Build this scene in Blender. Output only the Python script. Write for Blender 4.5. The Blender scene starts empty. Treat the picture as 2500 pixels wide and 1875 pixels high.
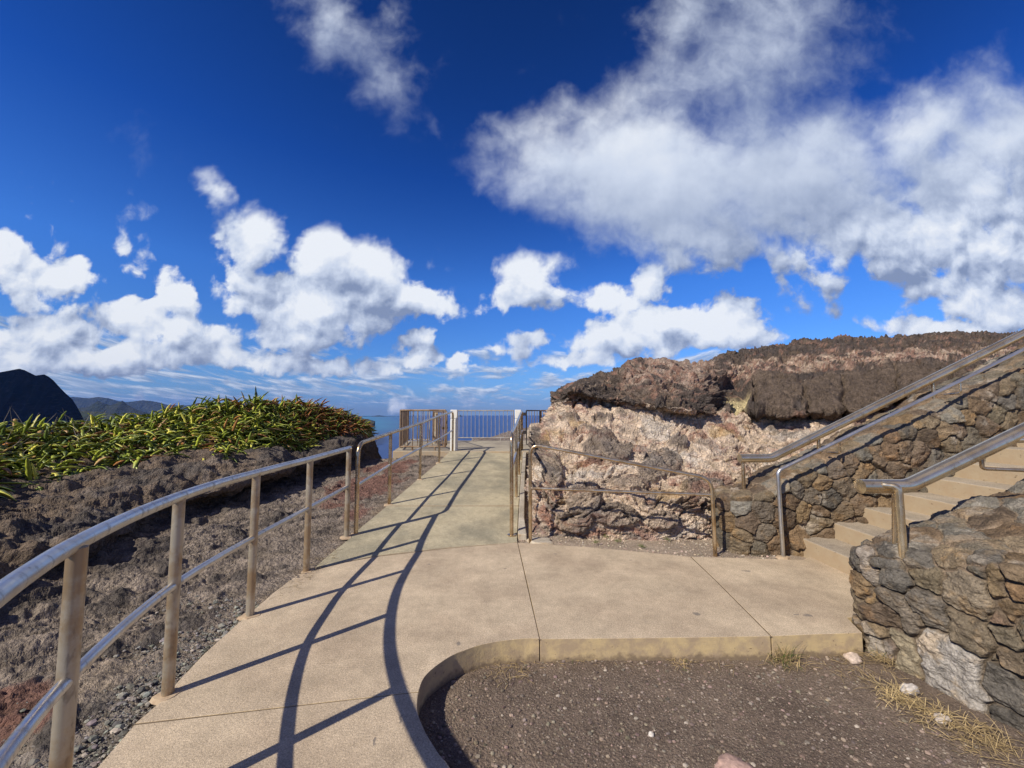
import bpy, math, random
import numpy as np
from mathutils import Vector
random.seed(7); rng = np.random.default_rng(11)
S = bpy.context.scene
# ------------------------------------------------------------------ camera
H = 1.6; F = 960.0; PITCH = math.atan((1007-937.5)/F)
cam_d = bpy.data.cameras.new("camera"); cam = bpy.data.objects.new("camera", cam_d)
S.collection.objects.link(cam); S.camera = cam
cam_d.sensor_width = 36; cam_d.lens = 36*F/2500; cam_d.clip_start = .05; cam_d.clip_end = 90000
cam.location = (0, 0, H); cam.rotation_euler = (math.pi/2 + PITCH, 0, 0)
SUN_D = Vector((.742, .670, -.822)).normalized()      # the way the light travels
SUN_EL = math.asin(-SUN_D.z); SUN_AZ = math.atan2(-SUN_D.x, -SUN_D.y)
S.view_settings.view_transform = 'Standard'; S.view_settings.look = 'None'
S.view_settings.gamma = 1; S.view_settings.exposure = 0.08
sd = bpy.data.lights.new("sun", 'SUN'); sd.energy = 5.0; sd.angle = math.radians(.5); sd.color = (1, .925, .80)
so = bpy.data.objects.new("sun", sd); S.collection.objects.link(so)
so.rotation_euler = SUN_D.to_track_quat('-Z', 'Y').to_euler()

def ray(px, py):                                       # photograph pixel -> (x/y, z/y) of its direction
    u = (px-1250)/F; v = (py-937.5)/F; c, s = math.cos(PITCH), math.sin(PITCH)
    return u/(c+v*s), (s-v*c)/(c+v*s)
def T(px, py, Y):
    a, b = ray(px, py); return (a*Y, Y, H+b*Y)
def G(px, py, z=0.0):
    a, b = ray(px, py); Y = (z-H)/b; return (a*Y, Y, z)

# ------------------------------------------------------------------ node helper
class N:
    def __init__(s, tree): s.t = tree; s.n = tree.nodes; s.l = tree.links
    def add(s, typ, ins=None, **kw):
        n = s.n.new(typ)
        for k, v in kw.items(): setattr(n, k, v)
        for k, v in (ins or {}).items():
            i = n.inputs[k]
            if isinstance(v, bpy.types.NodeSocket): s.l.new(v, i)
            else: i.default_value = v
        return n
    def m(s, op, a, b=None, c=None, clamp=False):
        n = s.add('ShaderNodeMath', operation=op, use_clamp=clamp)
        for i, v in enumerate((a, b, c)):
            if v is None: continue
            if isinstance(v, bpy.types.NodeSocket): s.l.new(v, n.inputs[i])
            else: n.inputs[i].default_value = v
        return n.outputs[0]
    def vm(s, op, a, b=None):
        n = s.add('ShaderNodeVectorMath', operation=op)
        for i, v in enumerate((a, b)):
            if v is None: continue
            if isinstance(v, bpy.types.NodeSocket): s.l.new(v, n.inputs[i])
            else: n.inputs[i].default_value = v
        return n.outputs[0]
    def mr(s, v, a, b, c=0., d=1., smooth=True):
        n = s.add('ShaderNodeMapRange', {0: v, 1: a, 2: b, 3: c, 4: d}); n.interpolation_type = 'SMOOTHSTEP' if smooth else 'LINEAR'
        return n.outputs[0]
    def mix(s, f, a, b, mode='MIX'):
        n = s.add('ShaderNodeMix', data_type='RGBA', blend_type=mode, clamp_factor=True)
        for i, v in ((0, f), (6, a), (7, b)):
            if isinstance(v, bpy.types.NodeSocket): s.l.new(v, n.inputs[i])
            else: n.inputs[i].default_value = (*v, 1) if i and len(v) == 3 else v
        return n.outputs[2]
    def noise(s, vec, scale, detail=4, rough=.55, dist=0., dim='3D'):
        n = s.add('ShaderNodeTexNoise', {'Vector': vec, 'Scale': scale, 'Detail': detail, 'Roughness': rough, 'Distortion': dist}, noise_dimensions=dim)
        return n.outputs[0]
    def vor(s, vec, scale, feature='F1', rnd=1.):
        return s.add('ShaderNodeTexVoronoi', {'Vector': vec, 'Scale': scale, 'Randomness': rnd}, feature=feature)
    def ramp(s, f, stops):
        n = s.add('ShaderNodeValToRGB', {0: f}); e = n.color_ramp.elements
        while len(e) < len(stops): e.new(.5)
        for q, (p, c) in zip(e, stops): q.position = p; q.color = (*c, 1)
        return n.outputs[0]

# ------------------------------------------------------------------ sky with clouds
W = bpy.data.worlds.new("World"); S.world = W; W.use_nodes = True
k = N(W.node_tree); k.n.clear()
sky = k.add('ShaderNodeTexSky', sky_type='NISHITA', sun_disc=False, sun_elevation=SUN_EL, sun_rotation=SUN_AZ,
            altitude=300, air_density=1.0, dust_density=.25, ozone_density=2.5)
geo = k.add('ShaderNodeTexCoord').outputs['Generated']
dx, dy, dz = k.add('ShaderNodeSeparateXYZ', {0: geo}).outputs
el = k.m('MAXIMUM', dz, 0.004)
k.l.new(k.add('ShaderNodeCombineXYZ', {0: dx, 1: dy, 2: el}).outputs[0], sky.inputs[0])
# the sky's own colour deepened the way a polarised tropical sky is
skyc = k.add('ShaderNodeGamma', {0: sky.outputs[0], 1: 1.25}).outputs[0]
skyt = k.mix(1., skyc, k.ramp(el, [(0., (.20, .31, .68)), (.1, (.28, .45, .74)), (.30, (.26, .55, .98)), (.52, (.09, .33, .8)), (.76, (.06, .22, .53))]), 'MULTIPLY')
# broken cloud added behind and beside the camera, unseen, to fill shade and show in the pipes
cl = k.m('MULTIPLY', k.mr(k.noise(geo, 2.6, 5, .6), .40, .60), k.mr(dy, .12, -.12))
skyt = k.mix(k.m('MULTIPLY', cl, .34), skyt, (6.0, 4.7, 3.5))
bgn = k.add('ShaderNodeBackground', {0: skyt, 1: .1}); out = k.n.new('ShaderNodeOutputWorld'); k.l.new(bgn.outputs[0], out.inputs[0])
W.cycles.sampling_method = 'MANUAL'; W.cycles.sample_map_resolution = 512

CLOUDS = [  # px, py, rx, ry, degrees, weight
 (1600,430,430,200,-12,1.4),(1860,130,370,300,20,.80),(1700,575,300,105,-4,1.1),(1290,440,200,80,-10,.75),(1520,260,250,130,35,.72),(1950,430,330,230,0,1.15),
 (2330,560,420,170,-5,1.1),(2230,330,200,130,40,1.15),(2440,350,240,220,0,1.05),(2120,560,330,150,10,1.05),(1650,60,220,140,60,.72),(2360,450,280,200,0,1.1),
 (2430,735,230,75,-8,1.1),(2330,812,260,34,-10,.85),(2450,110,120,60,40,.32),
 (1300,695,100,62,-25,1.1),(1235,735,75,36,10,.7),(1335,655,60,42,0,.65),(1590,690,58,70,10,1.15),(1500,735,95,50,-10,1.0),
 (1650,800,170,52,5,1.25),(1770,795,100,68,-12,1.3),(1560,835,230,50,0,1.05),(1350,830,130,40,5,.8),(1880,835,70,30,0,.6),
 (622,590,84,86,10,1.4),(590,670,60,80,0,.8),(790,600,66,82,-35,1.35),(890,655,150,75,-28,1.35),(990,735,125,56,-8,1.3),(770,740,220,80,-6,1.3),
 (720,810,140,45,0,1.1),(640,700,80,56,-30,.8),(520,480,34,70,38,.85),(500,440,40,24,20,.6),
 (50,680,150,70,-28,.95),(10,600,100,60,-35,.8),(150,690,80,55,10,1.2),(110,815,200,60,5,1.1),(340,765,90,60,10,1.1),(430,720,110,50,-40,1.0),
 (430,805,160,48,-10,1.1),(310,625,110,34,-12,.48),(240,870,330,48,3,1.1),(560,868,220,40,0,.8),
 (810,60,120,190,40,.72),(950,190,120,180,35,.62),(1070,310,70,130,30,.40),(960,40,60,120,-20,.5),
 (1030,875,95,32,0,1.1),(1045,838,40,30,0,1.05),(950,888,70,26,0,.8),(1160,893,34,26,0,1.05),(1250,872,120,34,0,.6),(740,882,160,32,0,.85),
 (1420,888,120,30,0,.8)]
# ------------------------------------------------------------------ numpy noise
_perm = rng.permutation(4096).astype(np.int64)
_grad = rng.normal(size=(4096, 3)); _grad /= np.linalg.norm(_grad, axis=1)[:, None]
def pn(p, seed=0):
    p = np.asarray(p, float) + seed*17.31
    i = np.floor(p).astype(np.int64); f = p-i; u = f*f*f*(f*(f*6-15)+10); r = 0
    for a in (0, 1):
        wa = u[:, 0] if a else 1-u[:, 0]; ha = _perm[(i[:, 0]+a) & 4095]
        for b in (0, 1):
            wb = wa*(u[:, 1] if b else 1-u[:, 1]); hb = _perm[(ha+i[:, 1]+b) & 4095]
            for c in (0, 1):
                g_ = _grad[_perm[(hb+i[:, 2]+c) & 4095]]
                r = r + wb*(u[:, 2] if c else 1-u[:, 2])*((f[:, 0]-a)*g_[:, 0]+(f[:, 1]-b)*g_[:, 1]+(f[:, 2]-c)*g_[:, 2])
    return r*1.6
def fbm(p, sc, oc=5, seed=0, rough=.5, mode=''):
    p = np.asarray(p, float)*np.asarray(sc, float); r = 0; a = 1.; t = 0
    for o in range(oc):
        n = pn(p*2.03**o, seed+o)
        if mode == 'billow': n = np.abs(n)*2-.5
        if mode == 'ridge': n = .6-np.abs(n)*2
        r = r+a*n; t += a; a *= rough
    return r/t
def sstep(x, a, b):
    t = np.clip((x-a)/(b-a), 0, 1); return t*t*(3-2*t)
def lerp3(a, b, t): return np.asarray(a)*(1-t[:, None])+np.asarray(b)*t[:, None]

# ------------------------------------------------------------------ mesh helpers
def raw(name, V, Fq, m=None, parent=None, col=None, smooth=True, attrs=None, tri=False):
    V = np.asarray(V, np.float32).reshape(-1, 3); Fq = np.asarray(Fq, np.int32)
    kk = Fq.shape[1]; me = bpy.data.meshes.new(name)
    me.vertices.add(len(V)); me.vertices.foreach_set('co', V.ravel())
    me.loops.add(Fq.size); me.loops.foreach_set('vertex_index', Fq.ravel())
    me.polygons.add(len(Fq)); me.polygons.foreach_set('loop_start', np.arange(0, Fq.size, kk, dtype=np.int32))
    me.polygons.foreach_set('use_smooth', np.full(len(Fq), smooth))
    me.update(calc_edges=True)
    if col is not None:
        c = np.ones((len(V), 4), np.float32); c[:, :3] = col
        me.color_attributes.new('Col', 'FLOAT_COLOR', 'POINT').data.foreach_set('color', c.ravel())
    for an, av in (attrs or {}).items():
        me.attributes.new(an, 'FLOAT', 'POINT').data.foreach_set('value', np.asarray(av, np.float32))
    return link(name, me, m, parent)
def link(name, me, m=None, parent=None):
    o = bpy.data.objects.new(name, me); S.collection.objects.link(o)
    if m is not None:
        for q in (m if isinstance(m, (list, tuple)) else [m]): me.materials.append(q)
    if parent is not None:
        o.parent = parent; o.matrix_parent_inverse = Matrix.Translation(parent.location).inverted()
    return o
from mathutils import Matrix
def grid_faces(nv, nu, wrap=False):
    j, i = np.meshgrid(np.arange(nv-1), np.arange(nu if wrap else nu-1), indexing='ij')
    i2 = (i+1) % nu
    return np.stack([j*nu+i, j*nu+i2, (j+1)*nu+i2, (j+1)*nu+i], -1).reshape(-1, 4)
def grid_normals(P):
    du = np.gradient(P, axis=1); dv = np.gradient(P, axis=0)
    n = np.cross(du, dv); return n/(np.linalg.norm(n, axis=-1, keepdims=True)+1e-9)
def catmull(C, t):                                     # C (n,...) control values, t in [0, n-1]
    n = len(C); i = np.clip(np.floor(t).astype(int), 0, n-2); f = (t-i).reshape((-1,)+(1,)*(C.ndim-1))
    p0, p1, p2, p3 = C[np.maximum(i-1, 0)], C[i], C[i+1], C[np.minimum(i+2, n-1)]
    return .5*(2*p1+(p2-p0)*f+(2*p0-5*p1+4*p2-p3)*f*f+(3*p1-p0-3*p2+p3)*f**3)
def surf(ctrl, tu, tv):                                # ctrl[col][row]
    A = catmull(np.array(ctrl, float), tu); return catmull(A.transpose(1, 0, 2), tv)   # (nv, nu, 3)
def thing(name, label, cat, loc=(0, 0, 0), group=None):
    o = bpy.data.objects.new(name, None); S.collection.objects.link(o); o.location = loc; o.empty_display_size = .1
    return tag(o, label, cat, group)
def tag(o, label, cat, group=None, kind=None):
    o['label'] = label; o['category'] = cat
    if group: o['group'] = group
    if kind: o['kind'] = kind
    return o
def struct(o, label, cat=None):
    o['kind'] = 'structure'; o['label'] = label
    if cat: o['category'] = cat
    return o
def resample(pts, step):
    pts = [Vector(p) for p in pts]; out = [pts[0]]
    for a, b in zip(pts, pts[1:]):
        n = max(1, int((b-a).length/step))
        out += [a.lerp(b, q/n) for q in range(1, n+1)]
    return out
def smooth_path(pts, n=8):
    A = np.array(pts, float); return [tuple(v) for v in catmull(A, np.linspace(0, len(A)-1, (len(A)-1)*n+1))]
def fillet(pts, r, n=8):
    pts = [Vector(p) for p in pts]; out = [pts[0]]
    for a, b, c in zip(pts, pts[1:], pts[2:]):
        d1 = (a-b).normalized(); d2 = (c-b).normalized(); L = min(r, (a-b).length*.48, (c-b).length*.48)
        s, e = b+d1*L, b+d2*L
        out += [(s*(1-t)**2+b*2*t*(1-t)+e*t*t) for t in [q/n for q in range(n+1)]]
    return out+[pts[-1]]
def tube_arr(pts, r, seg=16):
    pts = [Vector(p) for p in pts]; V = []; F_ = []
    tg = [(pts[min(i+1, len(pts)-1)]-pts[max(i-1, 0)]).normalized() for i in range(len(pts))]
    nrm = tg[0].orthogonal().normalized()
    for i, (p, t) in enumerate(zip(pts, tg)):
        nrm = (nrm-t*nrm.dot(t)).normalized(); b = t.cross(nrm)
        for q in range(seg):
            a = 2*math.pi*q/seg; V.append(p+(nrm*math.cos(a)+b*math.sin(a))*r)
    F_ = grid_faces(len(pts), seg, True)
    base = len(V)
    for end, rev in ((0, 1), (len(pts)-1, 0)):        # domed cap
        c = len(V); V.append(pts[end]+tg[end]*(r*.12 if not rev else -r*.12))
        ring = [end*seg+q for q in range(seg)]
        tr = [[ring[q], ring[(q+1) % seg], c, c] if not rev else [ring[(q+1) % seg], ring[q], c, c] for q in range(seg)]
        F_ = np.vstack([F_, tr])
    return np.array([tuple(v) for v in V]), F_
def quads_obj(name, V, Fq, m, parent=None, sharp=True, col=None):
    me = bpy.data.meshes.new(name)
    me.from_pydata([tuple(map(float, v)) for v in V], [], [tuple(dict.fromkeys(map(int, f))) for f in Fq]); me.update()
    me.polygons.foreach_set('use_smooth', np.full(len(me.polygons), True))
    if sharp: me.set_sharp_from_angle(angle=math.radians(40))
    return link(name, me, m, parent)
def tube(name, pts, r, m, parent=None, seg=16):
    V, F_ = tube_arr(pts, r, seg); return quads_obj(name, V, F_, m, parent)
def join_parts(L):
    Vs, Fs, n = [], [], 0
    for V, F_ in L: Vs.append(V); Fs.append(np.asarray(F_)+n); n += len(V)
    return np.vstack(Vs), np.vstack(Fs)
def box_arr(x0, x1, y0, y1, z0, z1):
    V = np.array([(x, y, z) for x in (x0, x1) for y in (y0, y1) for z in (z0, z1)], float)
    F_ = np.array([(0, 1, 3, 2), (4, 6, 7, 5), (0, 4, 5, 1), (2, 3, 7, 6), (0, 2, 6, 4), (1, 5, 7, 3)]); return V, F_
def bevel(o, w, seg=2, ang=40):
    b = o.modifiers.new('bevel', 'BEVEL'); b.width = w; b.segments = seg; b.limit_method = 'ANGLE'; b.angle_limit = math.radians(ang); return o
def slab(name, poly, zf, th, m, parent=None, bw=.0025):
    n = len(poly); V = [(x, y, zf(x, y)) for x, y in poly]+[(x, y, zf(x, y)-th) for x, y in poly]
    Fc = [tuple(range(n)), tuple(range(2*n-1, n-1, -1))]+[(i, n+i, n+(i+1) % n, (i+1) % n) for i in range(n)]
    me = bpy.data.meshes.new(name); me.from_pydata(V, [], Fc); me.update()
    o = link(name, me, m, parent)
    if bw: bevel(o, bw, 2, 50)
    return o

# ------------------------------------------------------------------ materials
def mat(name):
    m = bpy.data.materials.new(name); m.use_nodes = True; k = N(m.node_tree); k.n.clear()
    b = k.n.new('ShaderNodeBsdfPrincipled'); o = k.n.new('ShaderNodeOutputMaterial'); k.l.new(b.outputs[0], o.inputs[0])
    k.pos = k.add('ShaderNodeNewGeometry').outputs['Position']; k.b = b; b.inputs['Roughness'].default_value = .85
    b.inputs['Specular IOR Level'].default_value = .25
    return m, k
def setc(k, c, rough=None, h=None, hs=.6, dist=.02):
    k.l.new(c, k.b.inputs['Base Color'])
    if rough is not None:
        if isinstance(rough, bpy.types.NodeSocket): k.l.new(rough, k.b.inputs['Roughness'])
        else: k.b.inputs['Roughness'].default_value = rough
    if h is not None:
        bp = k.add('ShaderNodeBump', {'Height': h, 'Strength': hs, 'Distance': dist}); k.l.new(bp.outputs[0], k.b.inputs['Normal'])
def col_attr(k): return k.add('ShaderNodeVertexColor', layer_name='Col').outputs[0]
def vary(k, c, amt, *specs):                            # multiply a colour by noise around 1
    for sc, dt, lo, hi in specs:
        n = k.mr(k.noise(k.pos, sc, dt, .6), .3, .7, lo, hi, False)
        g_ = k.add('ShaderNodeCombineColor', {0: n, 1: n, 2: n}).outputs[0]
        c = k.mix(1., c, g_, 'MULTIPLY')
    return c
def rock_mat(name, fine=1., bump=.8):
    m, k = mat(name); c = col_attr(k)
    c = vary(k, c, 1, (9*fine, 6, .62, 1.4), (45*fine, 4, .7, 1.32), (160*fine, 3, .8, 1.22))
    v1 = k.vor(k.pos, 38*fine, 'F1').outputs[0]; v2 = k.vor(k.pos, 110*fine, 'F1').outputs[0]
    h = k.m('ADD', k.m('MULTIPLY', k.noise(k.pos, 16*fine, 8, .68, .3), 1.6), k.m('ADD', k.m('MULTIPLY', v1, .5), k.m('MULTIPLY', v2, .22)))
    setc(k, c, .92, h, bump, .045); return m
STAINS = [(1701, 1499, .034, .026), (1972, 1501, .045, .03), (1945, 1500, .03, .012), (1822, 1394, .05, .018), (1356, 1352, .02, .02), (1119, 1571, .016, .022), (1049, 1377, .02, .018), (1235, 1388, .02, .015), (978, 1755, .012, .04), (914, 1811, .012, .03), (1540, 1367, .02, .015)]
M = {}
M['rock'] = rock_mat('tuff_rock', 1, 1.2); M['lava'] = rock_mat('lava_rock', 1., .9); M['stone'] = rock_mat('wall_stone', 1.6, .6)
def concrete(name, base, stain, side=False):
    m, k = mat(name); n0 = k.noise(k.pos, 1.3, 5, .6); n1 = k.noise(k.pos, 7, 6, .65); n2 = k.noise(k.pos, 230, 2, .5); n3 = k.noise(k.pos, 42, 4, .6)
    c = k.mix(k.mr(n0, .38, .68), base, stain)
    c = vary(k, c, 1, (3.1, 6, .80, 1.12), (16, 5, .9, 1.1), (100, 3, .70, 1.28), (300, 2, .62, 1.36))
    gr = k.vor(k.pos, 170, 'F1'); spk = k.m('MULTIPLY', k.mr(gr.outputs[0], .28, .14), k.mr(k.add('ShaderNodeSeparateColor', {0: gr.outputs[1]}).outputs[0], .62, .74))
    c = k.mix(k.m('MULTIPLY', spk, .55), c, (.16, .12, .09)); spk2 = k.m('MULTIPLY', k.mr(gr.outputs[0], .26, .1), k.mr(k.add('ShaderNodeSeparateColor', {0: gr.outputs[1]}).outputs[1], .7, .8))
    c = k.mix(k.m('MULTIPLY', spk2, .6), c, (.62, .55, .45))
    # a few dark droppings and gum spots
    sp = k.vor(k.pos, 1.15, 'F1'); rr = k.add('ShaderNodeSeparateColor', {0: sp.outputs[1]}).outputs[0]
    spot = k.m('MULTIPLY', k.mr(k.m('ADD', sp.outputs[0], k.m('MULTIPLY', k.noise(k.pos, 30, 3), .035)), .052, .034), k.mr(rr, .72, .75))
    c = k.mix(k.m('MULTIPLY', spot, .7), c, (.12, .10, .085))
    wob = k.vm('MULTIPLY', k.vm('SUBTRACT', k.add('ShaderNodeTexNoise', {'Vector': k.pos, 'Scale': 22., 'Detail': 4}).outputs[1], (.5, .5, .5)), (.09, .05, 0))
    for px, py, rx, ry in (STAINS if side else ()):
        x_, y_, z_ = G(px, py); mp = k.add('ShaderNodeMapping', {'Vector': k.vm('ADD', k.pos, wob), 'Location': (x_, y_, 0), 'Scale': (rx, ry, 1)}, vector_type='TEXTURE')
        c = k.mix(k.m('MULTIPLY', k.mr(k.add('ShaderNodeTexGradient', {0: mp.outputs[0]}, gradient_type='SPHERICAL').outputs[1], .0, .35), .75), c, (.17, .15, .13))
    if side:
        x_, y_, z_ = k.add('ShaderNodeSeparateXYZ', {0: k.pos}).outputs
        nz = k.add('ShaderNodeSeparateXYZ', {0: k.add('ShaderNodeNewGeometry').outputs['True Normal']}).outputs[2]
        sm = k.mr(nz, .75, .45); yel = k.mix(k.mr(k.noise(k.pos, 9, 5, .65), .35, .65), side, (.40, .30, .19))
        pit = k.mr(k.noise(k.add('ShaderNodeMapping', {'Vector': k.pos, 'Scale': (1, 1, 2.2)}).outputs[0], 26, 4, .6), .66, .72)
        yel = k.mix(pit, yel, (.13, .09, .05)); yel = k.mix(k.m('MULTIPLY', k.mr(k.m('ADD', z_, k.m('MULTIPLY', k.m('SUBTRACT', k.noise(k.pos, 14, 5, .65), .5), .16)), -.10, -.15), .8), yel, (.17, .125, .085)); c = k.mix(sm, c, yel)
    h = k.m('ADD', k.m('MULTIPLY', n2, .5), k.m('ADD', k.m('MULTIPLY', n3, .9), k.m('MULTIPLY', k.m('SUBTRACT', 1., gr.outputs[0]), .35)))
    setc(k, c, .9, h, .45, .006); return m
M['walk'] = concrete('walk_concrete', (.535, .43, .30), (.44, .345, .24), (.56, .425, .225))
M['ramp'] = concrete('ramp_concrete', (.47, .405, .27), (.30, .27, .19), (.46, .37, .25))
M['deck'] = concrete('deck_concrete', (.40, .35, .26), (.30, .26, .20), (.36, .30, .22))
M['kerb'] = concrete('kerb_concrete', (.47, .42, .34), (.36, .31, .24), (.5, .44, .34))
M['step'] = concrete('step_concrete', (.40, .335, .25), (.31, .26, .20), (.42, .33, .215))
def metal(name, base, stain, rough, stain_amt=.5, streak=True, metallic=1.):
    m, k = mat(name); n = k.noise(k.pos, 5, 6, .65); n2 = k.noise(k.add('ShaderNodeMapping', {'Vector': k.pos, 'Scale': (1.2, 3, 1)}).outputs[0], 11, 4, .6, .5)
    c = k.mix(k.m('MULTIPLY', k.mr(n, .42, .62), stain_amt), base, stain)
    c = k.mix(k.m('MULTIPLY', k.mr(n2, .56, .68), .42), c, tuple(q*.38 for q in stain))
    k.b.inputs['Metallic'].default_value = metallic; k.b.inputs['Specular IOR Level'].default_value = .5
    setc(k, c, k.mr(n2, .35, .75, rough-.04, rough+.16), k.m('ADD', k.noise(k.pos, 260, 3), k.m('MULTIPLY', n2, .6)), .12, .001); return m
M['galv'] = metal('galvanised_pipe', (.60, .59, .57), (.50, .45, .38), .32, .5, metallic=.88)
M['post'] = metal('stained_post', (.47, .41, .31), (.36, .25, .14), .42, .9, metallic=.5)
M['steel'] = metal('brushed_steel', (.62, .50, .34), (.42, .28, .14), .22, .8, metallic=.88)
M['thick'] = metal('weathered_thick_pipe', (.84, .72, .50), (.56, .42, .24), .17, .6, metallic=.88)
M['bronze'] = metal('rusty_bar', (.34, .25, .17), (.22, .13, .07), .5, .9, metallic=.6)
M['bars'] = metal('pale_bar', (.50, .47, .42), (.36, .30, .24), .45, .6, metallic=.6)
M['black'] = metal('black_iron', (.035, .03, .03), (.06, .045, .035), .5, .5, metallic=.3)
m, k = mat('peeling_white_paint'); c = k.mix(k.mr(k.noise(k.pos, 22, 5, .7), .60, .68), (.74, .72, .66), (.42, .36, .29)); setc(k, c, .7, k.noise(k.pos, 60, 4), .3, .004); M['white'] = m
m, k = mat('tan_post_paint'); c = k.mix(k.mr(k.noise(k.pos, 9, 5, .7), .5, .62), (.55, .44, .30), (.60, .57, .5)); setc(k, c, .8, k.noise(k.pos, 60, 4), .3, .004); M['tan'] = m
m, k = mat('rust_stain'); c = k.mix(k.mr(k.noise(k.pos, 30, 5, .7), .4, .6), (.47, .36, .24), (.40, .29, .19)); setc(k, c, .9, k.noise(k.pos, 90, 3), .3, .004); M['rust'] = m
def ground_mat(name, c1, c2, grit, dark):
    m, k = mat(name); n = k.noise(k.pos, 1.6, 6, .62)
    c = k.mix(k.mr(n, .36, .64), c1, c2); c = vary(k, c, 1, (11, 6, .8, 1.2), (90, 4, .7, 1.3))
    v = k.vor(k.pos, 62, 'F1'); g_ = k.add('ShaderNodeSeparateColor', {0: v.outputs[1]}).outputs
    c = k.mix(k.m('MULTIPLY', k.mr(v.outputs[0], .42, .24), k.mr(g_[0], .84, .9)), c, grit)
    v2 = k.vor(k.pos, 150, 'F1'); g2 = k.add('ShaderNodeSeparateColor', {0: v2.outputs[1]}).outputs
    c = k.mix(k.m('MULTIPLY', k.mr(v2.outputs[0], .45, .25), k.mr(g2[0], .70, .76)), c, tuple(q*.9 for q in grit)); c = k.mix(k.m('MULTIPLY', k.mr(v2.outputs[0], .5, .3), k.mr(g2[1], .70, .76)), c, dark)
    h = k.m('ADD', k.m('MULTIPLY', k.m('SUBTRACT', 1., v.outputs[0]), .8), k.m('ADD', k.m('MULTIPLY', k.m('SUBTRACT', 1., v2.outputs[0]), .5), k.m('MULTIPLY', k.noise(k.pos, 30, 6, .7), 1.)))
    setc(k, c, .95, h, .7, .012); return m
M['dirt'] = ground_mat('packed_dirt', (.135, .10, .075), (.18, .135, .10), (.32, .26, .20), (.06, .045, .04))
M['grit'] = ground_mat('pale_gravel', (.36, .285, .215), (.28, .22, .165), (.52, .45, .36), (.10, .075, .06))
m, k = mat('joint_soil'); setc(k, k.mix(k.noise(k.pos, 40, 4), (.10, .075, .05), (.20, .15, .10)), .95); M['soil'] = m
m, k = mat('pebble'); c = vary(k, col_attr(k), 1, (60, 4, .75, 1.3)); setc(k, c, .9, k.noise(k.pos, 120, 4), .4, .004); M['pebble'] = m
m, k = mat('straw'); c = vary(k, col_attr(k), 1, (40, 3, .7, 1.3)); setc(k, c, .8); M['straw'] = m
m, k = mat('cactus_leaf'); c = vary(k, col_attr(k), 1, (14, 4, .7, 1.3)); setc(k, c, .42, k.noise(k.pos, 50, 4), .25, .006); k.b.inputs['Specular IOR Level'].default_value = .45; M['leaf'] = m
m, k = mat('dry_twig'); setc(k, k.mix(k.noise(k.pos, 8), (.16, .12, .09), (.34, .30, .25)), .9); M['twig'] = m
# sea: deep blue water, turquoise over the shallows along the far shore
m, k = mat('sea_water'); x_, y_, z_ = k.add('ShaderNodeSeparateXYZ', {0: k.pos}).outputs
ratio = k.m('DIVIDE', x_, k.m('MAXIMUM', y_, 1.)); wob = k.noise(k.add('ShaderNodeMapping', {'Vector': k.pos, 'Scale': (.00035, .0011, 0)}).outputs[0], 1., 6, .6)
sh = k.m('MULTIPLY', k.mr(k.m('ADD', ratio, k.m('MULTIPLY', k.m('SUBTRACT', wob, .5), .25)), -.20, -.42), k.mr(k.m('ADD', y_, k.m('MULTIPLY', k.m('SUBTRACT', wob, .5), 5200)), 2600, 5200))
c = k.mix(k.mr(wob, .35, .65), (.002, .022, .12), (.003, .032, .16)); c = k.mix(k.m('MULTIPLY', sh, .9), c, (.03, .25, .34))
wv = k.noise(k.add('ShaderNodeMapping', {'Vector': k.pos, 'Scale': (1, .55, 1)}).outputs[0], .035, 8, .7)
c = k.mix(k.m('MULTIPLY', k.mr(wv, .45, .7), .35), c, (.02, .09, .28))
setc(k, c, .32, wv, .35, 3.); k.b.inputs['Specular IOR Level'].default_value = .12; M['sea'] = m
def hill_mat(name, a, b, sc):
    m, k = mat(name); c = k.mix(k.mr(k.noise(k.pos, sc, 8, .65), .35, .65), a, b)
    c = k.mix(k.mr(k.noise(k.add('ShaderNodeMapping', {'Vector': k.pos, 'Scale': (1, 1, 6)}).outputs[0], sc*2, 6, .6), .55, .68), c, tuple(q*1.7 for q in b))
    setc(k, c, .95, k.noise(k.pos, sc*3, 8, .7), .9, .25/sc); return m
M['hill_near'] = hill_mat('dark_headland', (.012, .015, .011), (.026, .022, .018), .012)  # albedo set very dark to carry the cloud shade on the headland
M['hill_mid'] = hill_mat('green_hill', (.04, .055, .03), (.07, .07, .05), .003)
M['hill_far'] = hill_mat('far_range', (.03, .04, .03), (.045, .05, .04), .002)
M['cliff'] = rock_mat('cliff_rock', .3, .9)
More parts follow.
